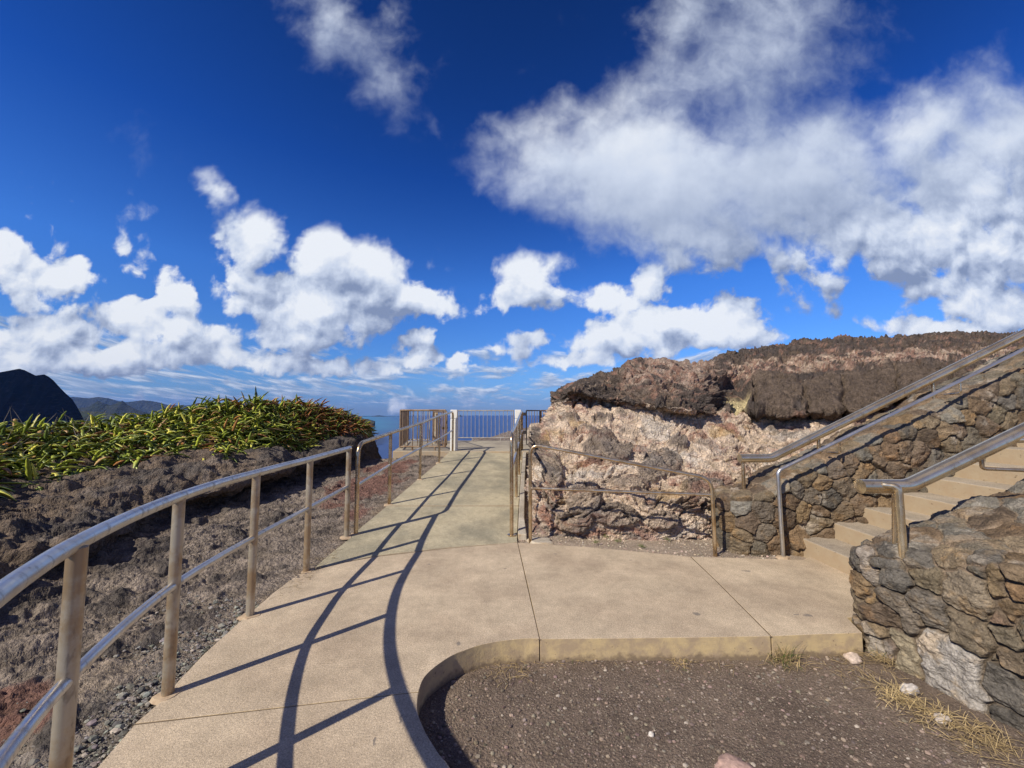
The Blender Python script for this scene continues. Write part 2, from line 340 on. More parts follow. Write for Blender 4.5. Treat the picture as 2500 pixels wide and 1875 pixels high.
# ------------------------------------------------------------------ clouds: a high backdrop of the sky, 52 km off, in front of the horizon only
nu, nv = 640, 300; AZ = np.radians(np.linspace(-84, 84, nu)); EL = np.radians(np.concatenate([np.linspace(-.45, 12, 90), np.linspace(12, 72, nv-89)[1:]]))
A2, E2 = np.meshgrid(AZ, EL); D = np.stack([np.sin(A2)*np.cos(E2), np.cos(A2)*np.cos(E2), np.sin(E2)], -1).reshape(-1, 3)
PV = np.stack([D[:, 0]/D[:, 1], D[:, 2]/D[:, 1]], 1)
def field(P):
    q = np.stack([P[:, 0], P[:, 1], 0*P[:, 0]], 1)
    wx = fbm(q, 4.5, 6, 3, .66)*.10; wy = fbm(q, 4.5, 6, 9, .66)*.075; acc = np.zeros(len(P))
    for px, py, rx, ry, dg, w in CLOUDS:
        a, b = ray(px, py); X = P[:, 0]+wx-a; Y = P[:, 1]+wy-b; t = math.radians(dg); s = 1.28/F
        X, Y = (X*math.cos(t)+Y*math.sin(t))/(rx*s), (-X*math.sin(t)+Y*math.cos(t))/(ry*s)
        v = np.maximum(1-np.sqrt(X*X+Y*Y), 0)**.7*w; kq = .18
        h = np.maximum(kq-np.abs(acc-v), 0)/kq; acc = np.maximum(acc, v)+h*h*kq*.25
    return acc
F0 = field(PV); F1 = field(PV+np.array([-.02, .05])); F2 = field(PV+np.array([-.06, .13]))
m = bpy.data.materials.new('cloud_light'); m.use_nodes = True; k = N(m.node_tree); k.n.clear()
pos = k.vm('SUBTRACT', k.add('ShaderNodeNewGeometry').outputs['Position'], (0, 0, H)); nd = k.vm('NORMALIZE', pos)
dx, dy, dz = k.add('ShaderNodeSeparateXYZ', {0: nd}).outputs; yy = k.m('MAXIMUM', dy, .05)
pv = k.add('ShaderNodeCombineXYZ', {0: k.m('DIVIDE', dx, yy), 1: k.m('DIVIDE', dz, yy), 2: 0.}).outputs[0]
f0, f1, f2 = [k.add('ShaderNodeAttribute', attribute_name=q).outputs['Fac'] for q in ('f0', 'f1', 'f2')]
soft = k.mr(dz, .26, .46)                              # the high clouds are blown soft, the low ones are crisp cumulus
def detail(off):
    p = k.vm('ADD', pv, off); w_ = k.vm('MULTIPLY', k.vm('SUBTRACT', k.add('ShaderNodeTexNoise', {'Vector': p, 'Scale': 12., 'Detail': 3}).outputs[1], (.5, .5, .5)), (.05, .05, 0))
    a = k.noise(k.vm('ADD', p, w_), 8.5, 10, .58, .1); b = k.vor(k.vm('ADD', p, w_), 20., 'SMOOTH_F1').outputs[0]; c_ = k.noise(p, 2.6, 5, .55)
    crisp = k.m('SUBTRACT', k.m('MULTIPLY', k.m('SUBTRACT', a, .5), 1.7), k.m('MULTIPLY', k.m('SUBTRACT', b, .35), .6))
    smo = k.m('ADD', k.m('MULTIPLY', k.m('SUBTRACT', a, .5), .8), k.m('MULTIPLY', k.m('SUBTRACT', c_, .5), .7))
    return k.add('ShaderNodeMix', {0: soft, 2: crisp, 3: smo}).outputs[0]
n0, n1 = detail((0, 0, 0)), detail((-.010, .022, 0))
pres = k.mr(f0, .0, .22)
D0 = k.m('SUBTRACT', k.m('ADD', f0, k.m('MULTIPLY', n0, pres)), .26)
wid = k.add('ShaderNodeMix', {0: soft, 2: .27, 3: .80}).outputs[0]
al = k.add('ShaderNodeMapRange', {0: D0, 1: 0., 2: wid, 3: 0., 4: 1.}, interpolation_type='SMOOTHSTEP').outputs[0]
al = k.m('MULTIPLY', al, .97)
fine = k.m('MULTIPLY', k.m('SUBTRACT', n0, n1), k.add('ShaderNodeMix', {0: soft, 2: 1.15, 3: .22}).outputs[0])
big = k.m('ADD', k.m('MULTIPLY', k.m('SUBTRACT', f0, f1), .42), k.m('MULTIPLY', k.m('SUBTRACT', f0, f2), k.add('ShaderNodeMix', {0: soft, 2: .62, 3: .30}).outputs[0]))
lit = k.m('ADD', k.m('ADD', fine, big), .56)
lit = k.m('SUBTRACT', lit, k.m('MULTIPLY', soft, k.mr(k.m('DIVIDE', dx, yy), .25, .9, .0, .13)))
lit = k.m('ADD', lit, k.m('MULTIPLY', k.m('SUBTRACT', k.noise(k.vm('ADD', pv, (3, 1, 0)), 3.4, 5, .6), .5), k.add('ShaderNodeMix', {0: soft, 2: .9, 3: .55}).outputs[0]))
ccol = k.ramp(lit, [(.12, (.23, .29, .44)), (.42, (.42, .49, .64)), (.66, (.62, .69, .82)), (.98, (.84, .875, .925))])
# the cloud deck toward the horizon: noise in the plane of the deck
zz = k.m('ADD', k.m('MAXIMUM', dz, 0.), .022)
pd = k.add('ShaderNodeCombineXYZ', {0: k.m('DIVIDE', dx, zz), 1: k.m('DIVIDE', dy, zz), 2: 0.}).outputs[0]
pd = k.add('ShaderNodeCombineXYZ', {0: k.m('DIVIDE', k.m('DIVIDE', dx, yy), k.m('ADD', k.m('MAXIMUM', dz, 0.), .09)), 1: k.m('MULTIPLY', k.m('LOGARITHM', k.m('ADD', k.m('MAXIMUM', dz, 0.), .035), 2.718), 2.3), 2: 0.}).outputs[0]
def deck(off): return k.noise(k.vm('ADD', pd, off), 1.5, 8, .58, .3)
q0, q1 = deck((0, 0, 0)), deck((-.03, .13, 0)); az = k.m('DIVIDE', dx, yy)
dd = k.m('ADD', k.m('SUBTRACT', q0, k.mr(az, -1.3, 1.1, .38, .50, False)), k.mr(dz, .26, .08, -.32, 0.))
dd = k.m('MULTIPLY', dd, k.mr(dz, .006, .03, 0., 1.))
ad = k.m('MULTIPLY', k.mr(dd, .0, .15), k.mr(dz, .0, .10, .6, .88))
dcol = k.ramp(k.m('ADD', k.m('MULTIPLY', k.m('SUBTRACT', q0, q1), 2.6), .5), [(.15, (.24, .32, .47)), (.5, (.38, .47, .63)), (.85, (.74, .80, .90))])
tot = k.m('SUBTRACT', k.m('ADD', al, ad), k.m('MULTIPLY', al, ad))
cc = k.mix(k.m('DIVIDE', al, k.m('MAXIMUM', tot, .001)), dcol, ccol)
em = k.add('ShaderNodeEmission', {0: cc, 1: 1.}); tr = k.n.new('ShaderNodeBsdfTransparent')
mx = k.add('ShaderNodeMixShader', {0: tot, 1: tr.outputs[0], 2: em.outputs[0]}); o = k.n.new('ShaderNodeOutputMaterial'); k.l.new(mx.outputs[0], o.inputs[0])
m.cycles.emission_sampling = 'NONE'
so = raw('sky', D*52000+np.array([0, 0, H]), grid_faces(nv, nu), m, attrs={'f0': F0, 'f1': F1, 'f2': F2}); so['kind'] = 'structure'; so['label'] = 'white and grey cumulus clouds in a deep blue sky'

# ------------------------------------------------------------------ sea, far hills
SEA = -180.
ang = np.linspace(0, 2*math.pi, 97)[:-1]; V = [(0, 0, SEA)]+[(24000*math.cos(a), 24000*math.sin(a), SEA) for a in ang]
struct(raw('sea', V, [(0, 1+i, 1+(i+1) % 96, 1+(i+1) % 96) for i in range(96)], M['sea']) if False else quads_obj('sea', V, [(0, 1+i, 1+(i+1) % 96) for i in range(96)], M['sea'], sharp=False), 'deep blue open sea running to the horizon')
def hills(name, prof, Y, m, label, back=.5, front=.5, rough=.06, nu=220, seed=0, zb=SEA-5):
    prof = sorted(prof); px = np.array([p[0] for p in prof], float); py = np.array([p[1] for p in prof], float)
    xs = np.linspace(px[0], px[-1], nu); ys = np.interp(xs, px, py)
    R = np.array([ray(a, b) for a, b in zip(xs, ys)]); cx = R[:, 0]*Y; cz = H+R[:, 1]*Y; Hh = np.maximum(cz-zb, 4.)
    t = np.concatenate([np.linspace(-1, 0, 26), np.linspace(0, 1, 10)[1:]]); P = np.zeros((len(t), nu, 3))
    for j, tt in enumerate(t):
        w = abs(tt)**(.8 if tt < 0 else 1.); yy_ = Y+tt*Hmax(Hh)*(front if tt < 0 else back)*1.6
        gul = np.abs(pn(np.stack([cx/Hmax(Hh)*9, 0*cx+tt*1.3, 0*cx], 1), seed))*1.4*(w*(1-w))*4
        z = zb+Hh*(1-w)**1.15*(1-rough*4*gul) if tt < 0 else zb+Hh*(1-w)
        P[j, :, 0] = cx*(yy_/Y if tt > 0 else 1.); P[j, :, 1] = yy_; P[j, :, 2] = z
    Q = P.reshape(-1, 3); Q[:, 2] += fbm(Q, 5./Hmax(Hh), 5, seed)*Hmax(Hh)*rough*.5*np.repeat(np.minimum(np.abs(t)*8, 1), nu)
    o = struct(raw(name, Q, grid_faces(len(t), nu), m), label); return o
def Hmax(h): return float(np.max(h))
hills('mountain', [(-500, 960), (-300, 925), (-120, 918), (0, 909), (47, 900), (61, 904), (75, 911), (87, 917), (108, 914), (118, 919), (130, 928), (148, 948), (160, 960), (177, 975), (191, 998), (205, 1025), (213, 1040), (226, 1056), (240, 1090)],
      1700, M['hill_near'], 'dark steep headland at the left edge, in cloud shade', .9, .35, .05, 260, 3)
hills('hill', [(100, 1003), (191, 1003), (240, 1005), (270, 1009), (300, 1012), (320, 1019), (420, 1022)], 4300, M['hill_mid'], 'low green brown hill in front of the twin peaks', .5, .9, .04, 120, 5)
hills('mountain', [(120, 1003), (197, 996), (216, 993), (225, 987), (240, 978), (252, 984), (270, 990), (283, 985), (299, 978), (311, 988), (320, 993), (336, 1001), (358, 1008), (420, 1014), (520, 1018)],
      6200, M['hill_far'], 'blue twin peaked mountain beyond the dark headland', .5, .7, .03, 200, 8)
hills('mountain', [(80, 985), (150, 972), (177, 969), (216, 972), (240, 969), (264, 972), (289, 979), (309, 982), (350, 977), (370, 979), (386, 982), (407, 988), (450, 990), (520, 986), (600, 980), (680, 984), (740, 990), (809, 997), (830, 999), (843, 1002), (856, 1008), (866, 1013), (880, 1016)],
      11000, M['hill_far'], 'long hazy blue mountain range under the clouds', .4, .5, .05, 320, 12)
hills('hill', [(700, 1004), (790, 1004), (821, 1008), (850, 1010), (862, 1015), (879, 1020), (900, 1024), (916, 1028)], 5200, M['hill_mid'], 'dark low point of land above the turquoise water', .5, .6, .03, 120, 15)
hills('coast', [(860, 1015), (902, 1016.5), (915, 1015), (925, 1013.5), (940, 1016), (975, 1017), (1000, 1018.5)], 17000, M['hill_mid'], 'flat hazy coast with a small bump on the horizon', .5, .9, .02, 80, 18)
hills('island', [(1114, 1019), (1119, 1016), (1124, 1012.5), (1129, 1016.5), (1135, 1017.5), (1160, 1017), (1180, 1018), (1190, 1019)], 17500, M['hill_mid'], 'small blue islands on the horizon beyond the fence', .4, .5, .02, 80, 21)
# ------------------------------------------------------------------ walkway
def flat(x, y): return 0.
def zr(x, y): return min(.56, max(0., .094*((x+2.)*-.357+(y-4.2)*.925)))
def Gf(px, py, zf, off=0.):
    z = 0.
    for _ in range(40): x, y, _z = G(px, py, z); z = .5*z+.5*(zf(x, y)+off)
    return (x, y, z)
def XY(px, py, zf=flat): p = Gf(px, py, zf); return (p[0], p[1])
inner = [XY(a, b) for a, b in [(1317, 1560), (1280, 1560), (1247, 1563), (1210, 1568), (1172, 1576), (1127, 1591), (1100, 1603), (1078, 1617), (1058, 1632), (1040, 1649), (1029, 1666), (1021, 1690)]]
inner2 = [XY(a, b) for a, b in [(1021, 1690), (1018, 1721), (1021, 1745), (1029, 1766), (1040, 1790), (1055, 1815), (1075, 1845), (1097, 1872)]]+[(-.16, 1.70), (.02, 1.50), (.3, 1.28), (.7, 1.08), (1.2, .95), (3.5, .8)]
left0 = [XY(a, b) for a, b in [(328, 1770), (237, 1875)]]+[(-1.80, 1.60), (-1.66, 1.3), (-1.45, 1.0), (-1.15, .68), (-.75, .38), (-.2, .1), (.6, -.15), (3.5, -.3)]
def ins(p, q, g_=.004): return p
path = thing('path', 'curved tan concrete walkway with a side landing', 'path'); path['kind'] = 'structure'; del path['category']
def smooth2(pts, n=3): return [(a[0], a[1]) for a in smooth_path([(x, y, 0) for x, y in pts], n)]
slab('slab', list(reversed(smooth2(inner2))) [::-1]+list(reversed(smooth2(left0))), flat, .32, M['walk'], path)
gap = .006
Lm = [XY(a, b) for a, b in [(330, 1766), (395, 1711), (440, 1658), (500, 1595), (560, 1541), (600, 1506), (668, 1447), (735, 1396), (757, 1394)]]
jr = [XY(a, b) for a, b in [(833, 1375), (914, 1360), (1089, 1339.5), (1200, 1330), (1263, 1324.5)]]
poly = Lm+jr+[XY(1316.5, 1559)]+[(x+.004*0, y+.006) for x, y in smooth2(inner)[1:]]
slab('slab', [(x, y) for x, y in poly][::-1], flat, .32, M['walk'], path)
poly = [XY(1264.8, 1324.5), XY(1440, 1336), XY(1560, 1347), XY(1685, 1359), XY(1750, 1421), XY(1881, 1553), XY(1700, 1556), XY(1500, 1558.5), XY(1319, 1560)]
slab('slab', poly[::-1], flat, .32, M['walk'], path)
poly = [XY(1688, 1359), XY(1960, 1367), (3.5, 4.62), (3.5, 3.3), (2.62, 3.2), XY(2105, 1545), XY(2000, 1548), XY(1884.5, 1553), XY(1753, 1421)]
slab('slab', poly[::-1], flat, .32, M['walk'], path)
RL = [(762, 1391.5), (800, 1357), (850, 1318), (875, 1293), (944, 1236)]; RR = [(1262, 1315), (1264, 1270), (1266, 1236)]
poly = [XY(a, b, zr) for a, b in RL]+[XY(a, b, zr) for a, b in RR[::-1]]+[(x, y+.012) for x, y in jr[::-1]]
slab('ramp', poly[::-1], zr, .3, M['ramp'], path)
RL = [(945, 1234), (962, 1220), (1022, 1169), (1069, 1130), (1099, 1101)]; RR = [(1266, 1234), (1270, 1171), (1275, 1120), (1277, 1101)]
poly = [XY(a, b, zr) for a, b in RL]+[XY(a, b, zr) for a, b in RR[::-1]]
rightedge = [XY(a, b, zr) for a, b in [(1262, 1312), (1264, 1270), (1266, 1236), (1270, 1171), (1275, 1120), (1277, 1101)]]
slab('ramp', poly[::-1], zr, .3, M['ramp'], path)
kb = [(x+.012, y) for x, y in rightedge]+[(x+.095+.03*(i == 0), y) for i, (x, y) in enumerate(rightedge)][::-1]
slab('kerb', kb[::-1], lambda x, y: zr(x, y)+.045, .3, M['kerb'], path, .012)
dk = [(-3.22, 10.72), (1.7, 10.72), (1.75, 13.2), (2.9, 17), (2.3, 17.4), (.6, 14.75), (-3.85, 14.75)]
struct(slab('deck', dk, lambda x, y: .56, .42, M['deck'], None, .02), 'concrete lookout deck inside the fences')
for jl in ([XY(325, 1769), XY(600, 1736), XY(833, 1713), XY(1023, 1691)], [XY(1263.8, 1325), XY(1275, 1400), XY(1317.8, 1561)], [XY(1686.5, 1359), XY(1751.5, 1421), XY(1882.8, 1554)], [(x, y+.003) for x, y in [XY(759, 1393)]+jr]):
    jm = smooth_path([(x, y, -.003) for x, y in jl], 6); V = []
    for (x, y, z), (x2, y2, z2) in zip(jm, jm[1:]+[tuple(2*np.array(jm[-1])-np.array(jm[-2]))]):
        d_ = Vector((x2-x, y2-y, 0)).normalized()*.011; V += [(x-d_.y, y+d_.x, z), (x+d_.y, y-d_.x, z)]
    quads_obj('joint', V, [(2*i, 2*i+1, 2*i+3, 2*i+2) for i in range(len(jm)-1)], M['soil'], path)
# small concrete pads round some post feet
def pad(name, x, y, z, r, parent, m, hh=.012):
    V, Fq = [], []; n = 14
    for i in range(n):
        a = 2*math.pi*i/n; rr = r*random.uniform(.7, 1.15); V += [(x+rr*math.cos(a), y+rr*.8*math.sin(a), z-.02), (x+rr*.85*math.cos(a), y+rr*.68*math.sin(a), z+hh)]
    V.append((x, y, z+hh+.003)); Fq = [(2*i, (2*i+2) % (2*n), (2*i+3) % (2*n), 2*i+1) for i in range(n)]+[(2*i+1, (2*i+3) % (2*n), 2*n) for i in range(n)]
    return quads_obj(name, V, Fq, m, parent)

# ------------------------------------------------------------------ ground sheets
def sheet(name, x0, x1, y0, y1, st, zf, m, label):
    xs = np.arange(x0, x1+st, st); ys = np.arange(y0, y1+st, st); X, Y = np.meshgrid(xs, ys); P = np.stack([X, Y, 0*X], -1).reshape(-1, 3)
    P[:, 2] = zf(P); return struct(raw(name, P, grid_faces(len(ys), len(xs)), m), label)
sheet('ground', -1.35, 9, -9, 3.4, .03, lambda P: -.158+fbm(P, 1.2, 4, 2)*.02+fbm(P, 14, 4, 5)*.007+.05*sstep(P[:, 0], 1.6, 2.8)*sstep(P[:, 1], 3.4, 2.6)*0, M['dirt'], 'dark packed dirt inside the curve of the walkway')
def zrv(P): return np.clip(.094*((P[:, 0]+2)*-.357+(P[:, 1]-4.2)*.925), 0, .56)
sheet('ground', -.1, 5.2, 4.2, 11.2, .03, lambda P: zrv(P)-.035+fbm(P, 1.5, 4, 7)*.02+fbm(P, 16, 4, 8)*.008, M['grit'], 'pale gravel strip between the walkway and the rock')

# ------------------------------------------------------------------ right rock outcrop
def row(*a): return [T(*q) if len(q) == 3 else q for q in a]
RC = [
 row((1322,1110,12.5),(1326,1100,12.6),(1335,1085,12.8),(1345,1060,13),(1357,1030,13.2),(1368,1000,13.5),(1385,975,14),(1420,985,17)),
 row((1303,1185,7.6),(1302,1160,7.7),(1306,1128,7.9),(1318,1085,8.3),(1345,1035,8.8),(1368,985,9.2),(1398,955,10),(1430,985,14)),
 row((1302,1240,6.4),(1300,1200,6.4),(1303,1150,6.6),(1318,1095,7.0),(1355,1020,7.9),(1368,972,8.1),(1400,950,9.0),(1430,985,12)),
 row((1303,1290,5.45),(1308,1235,5.5),(1322,1165,5.7),(1345,1100,6.2),(1380,1010,7.2),(1376,972,7.1),(1415,944,8.2),(1440,985,11)),
 row((1370,1297,5.3),(1372,1245,5.35),(1375,1175,5.55),(1380,1100,6.05),(1415,1005,7.1),(1412,966,6.85),(1440,930,7.9),(1455,985,11)),
 row((1460,1300,5.2),(1460,1250,5.25),(1462,1180,5.5),(1470,1100,6.0),(1480,1010,7.0),(1480,985,6.75),(1470,920,7.8),(1480,960,11)),
 row((1540,1298,5.15),(1540,1250,5.2),(1540,1180,5.45),(1545,1100,6.0),(1550,1015,6.9),(1550,990,6.7),(1535,896,8.2),(1540,950,11)),
 row((1620,1290,5.15),(1620,1245,5.2),(1620,1180,5.5),(1625,1105,6.05),(1630,1030,6.8),(1632,1000,6.55),(1625,882,8.4),(1640,940,12)),
 row((1700,1280,5.2),(1700,1240,5.25),(1700,1180,5.5),(1702,1110,6.0),(1705,1035,6.9),(1708,1008,6.6),(1715,888,8.6),(1730,940,12)),
 row((1790,1265,5.3),(1790,1230,5.35),(1790,1170,5.6),(1792,1100,6.1),(1795,1030,6.9),(1790,990,7.3),(1795,858,10),(1810,920,14)),
 row((1900,1240,5.45),(1900,1200,5.6),(1900,1140,5.9),(1900,1085,6.4),(1900,1035,7.1),(1905,1000,7.0),(1895,845,11.5),(1900,900,16)),
 row((2020,1200,5.5),(2020,1165,5.7),(2020,1120,6.0),(2020,1075,6.4),(2020,1030,7.0),(2025,990,7.0),(2021,835,12.5),(2020,900,18)),
 row((2160,1150,5.55),(2160,1120,5.8),(2160,1085,6.1),(2160,1045,6.5),(2160,1010,7.0),(2165,970,7.2),(2160,829,13.5),(2160,900,19)),
 row((2330,1080,5.6),(2330,1050,5.9),(2330,1020,6.2),(2330,985,6.7),(2330,950,7.2),(2335,920,7.8),(2330,818,14.5),(2330,890,20)),
 row((2520,1000,5.7),(2520,970,6.0),(2520,945,6.4),(2520,915,6.9),(2520,890,7.6),(2525,872,8.6),(2520,817,15.5),(2520,890,21)),
 row((2850,900,5.8),(2850,880,6.2),(2850,860,6.6),(2850,840,7.2),(2850,820,8),(2850,810,9),(2850,790,15),(2850,880,21))]
for q_ in RC:
    q_[4] = (q_[4][0], q_[4][1], q_[4][2]+.14); q_[5] = (q_[5][0], q_[5][1], q_[5][2]+.11); q_[0] = (q_[0][0], q_[0][1]-.02, q_[0][2]-.32)
nu, nv = 800, 400
tv = np.interp(np.linspace(0, 1, nv), [0, .13, .3, .50, .62, .72, .96, 1], [0, 1, 2, 3, 4, 5, 6, 7])
P = surf(RC, np.linspace(0, len(RC)-1, nu), tv); n = grid_normals(P).reshape(-1, 3); Q = P.reshape(-1, 3)
if n[:, 1].mean() > 0: n = -n
TV = np.repeat(tv, nu)
B = Q.copy(); B[:, 2] += .22*B[:, 0]*0
wp = Q+np.stack([fbm(Q, 1.3, 4, s) for s in (31, 32, 33)], 1)*.35
tilt = wp.copy(); tilt[:, 2] = wp[:, 2]+.16*wp[:, 0]
big = fbm(wp, (.9, 1.6, 1.8), 4, 1)*(.20+.14*sstep(TV, 2, 3.5))
lump = fbm(wp, (1.7, 3.3, 3.9), 4, 5, .5, 'billow')*(.11+.09*sstep(TV, 2.5, 4))
bed = fbm(tilt, (.9, 3.5, 8.), 4, 8, .5, 'ridge')*.10
fin = fbm(Q, (5.5, 10, 12), 5, 12, .62, 'billow')*.052+fbm(tilt, (4, 9, 14), 4, 15, .55, 'ridge')*.022+fbm(Q, 30, 3, 14, .55)*.016
crev = np.maximum(fbm(wp, (1.2, 2.2, 2.8), 3, 22, .5, 'ridge')-.30, 0)*-1.0-np.maximum(fbm(tilt, (2.5, 2.5, 9), 3, 27, .5, 'ridge')-.28, 0)*.45
cap = sstep(TV, 4.25, 4.8)*sstep(TV, 6.6, 5.4)
foot = sstep(TV, .5, 1.3)
flatk = 1-.5*sstep(np.abs(n[:, 2]), .35, .85)
d = ((big*.9+lump+bed*(1-.3*cap)+crev)*(.25+.75*foot)+cap*fbm(wp, (1.1, 1.1, 1.9), 4, 25, .5, 'billow')*.30)*flatk+fin*(.45+.55*flatk)
far = sstep(Q[:, 1], 8, 13); d = d*(1+far*.5)
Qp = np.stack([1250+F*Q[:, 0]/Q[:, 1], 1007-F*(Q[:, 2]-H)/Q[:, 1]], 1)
nz1 = fbm(wp, 1.5, 5, 41, .6); nz2 = fbm(wp, 4.5, 5, 47, .6); nz3 = fbm(tilt, (1.6, 5., 12), 5, 53, .62); nz4 = fbm(wp, (.8, 2.4, 2.6), 4, 57, .55)
def bl(cx, cy, rx, ry, k_=.35): return sstep(1-np.sqrt(((Qp[:, 0]-cx)/rx)**2+((Qp[:, 1]-cy)/ry)**2)+nz2*k_+nz1*.25, 0., .16)
inc = np.zeros(len(Q))
for a in [(1465,1092,52,42),(1500,1110,40,26),(1612,1130,50,34),(1585,1155,40,26),(1420,1215,48,42),(1350,1150,26,50),(1505,1250,55,28),(1605,1262,45,24),(1395,1265,50,26),(1680,1225,50,20),(1320,1100,20,45),(1390,1025,26,12),(1470,1024,30,10),(1530,1180,50,18),(1700,1190,55,22),(1650,1085,26,14),(1310,1060,20,40)]: inc = np.maximum(inc, bl(*a))
d += inc*.075
big_b = np.maximum(bl(1890, 960, 75, 62, .12), np.maximum(bl(2050, 975, 120, 62, .12), bl(2250, 930, 150, 45, .12))); d = d*(1-.25*big_b)+big_b*(.06+.10*fbm(wp, (1.5, 1.5, 1.2), 3, 29, .5, 'ridge'))
cx_ = Qp[:, 0]+nz1*26
for L_ in (1838, 1965, 2060, 2190, 2330): d -= big_b*.16*np.exp(-((cx_-L_)/5)**2)
d += fbm(wp, (1.3, 1.3, 1.3), 3, 35, .6, 'billow')*.14*sstep(np.abs(TV-6), .5, .1)
rec = bl(1792, 962, 44, 52, .2); d -= rec*.25
Q2 = Q+n*d[:, None]
cream = np.array((.78, .61, .45)); pink = np.array((.43, .245, .175)); dark = np.array((.085, .068, .058)); brown = np.array((.155, .115, .085)); grey = np.array((.21, .175, .155)); yel = np.array((.72, .60, .34)); white = np.array((.70, .62, .52))
c = lerp3(cream, pink, sstep(nz3+nz1*.6, -.04, .26)); c = lerp3(c, white, sstep(nz3*.8-nz4, .12, .40)*.8); c = lerp3(c, (.56, .38, .17), sstep(nz4+nz2*.3, .22, .42)*.6)
c = lerp3(c, grey, sstep(nz2*.9+nz1-.0, .2, .38)*.6); c = lerp3(c, grey*.6, sstep(-nz3+nz2*.5, .28, .42)*.45)
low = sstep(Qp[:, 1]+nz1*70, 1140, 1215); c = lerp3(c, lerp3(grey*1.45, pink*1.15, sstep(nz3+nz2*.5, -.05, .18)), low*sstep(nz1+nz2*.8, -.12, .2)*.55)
c = lerp3(c, lerp3(dark*1.5, grey*.85, sstep(nz2+nz1*.5, -.05, .3)), inc*(.5+.25*sstep(nz2, -.3, .1))*(1-.3*low))
under = np.interp(Qp[:, 0], [1300, 1380, 1500, 1600, 1700, 1780, 1850, 1930, 2100, 2300, 2600], [990, 987, 985, 996, 1008, 998, 1014, 1026, 1034, 985, 900])
capm = sstep(Qp[:, 1]+nz1*26+nz2*14, under+5, under-8)*sstep(TV, 4.0, 4.5)
cc = lerp3(dark*1.3, brown*1.1, sstep(nz1+nz2*.5, -.2, .25)); cc = lerp3(cc, pink*.85, sstep(nz2+nz3*.8, .16, .36)*.75); cc = lerp3(cc, cream*.8, sstep(nz3-nz2*.5, .34, .5)*.7)
mid = sstep(Qp[:, 0], 1500, 1560)*sstep(Qp[:, 0], 1780, 1700)*sstep(Qp[:, 1], 975, 930); cc = lerp3(cc, lerp3(pink*.9, (.50, .39, .30), sstep(nz3, -.15, .15)), mid*sstep(nz1+nz2, -.4, .0)*.9)
crl = np.interp(Qp[:, 0], [1700, 1827, 1896, 2021, 2167, 2361, 2500], [880, 853, 846, 834, 827, 819, 818])
band = sstep(np.abs(Qp[:, 1]-crl-46-nz1*22), 22, 10)*sstep(Qp[:, 0], 1720, 1790); cc = lerp3(cc, lerp3(pink*1.1, cream*.85, sstep(nz2, -.05, .2)), band*sstep(nz2+nz3*.5, -.22, .05)*.9)
c = lerp3(c, cc, capm); c = lerp3(c, brown*1.1, big_b*(1-band*.5)); c = lerp3(c, yel, rec*sstep(Qp[:, 1]+nz2*20, 945, 962))
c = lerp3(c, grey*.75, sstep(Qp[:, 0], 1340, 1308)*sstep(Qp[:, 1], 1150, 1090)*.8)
o = raw('rock_outcrop', Q2, grid_faces(nv, nu), M['rock'], col=np.clip(c, .01, .9)); struct(o, 'cream and pink tuff outcrop with a dark lava cap right of the ramp')

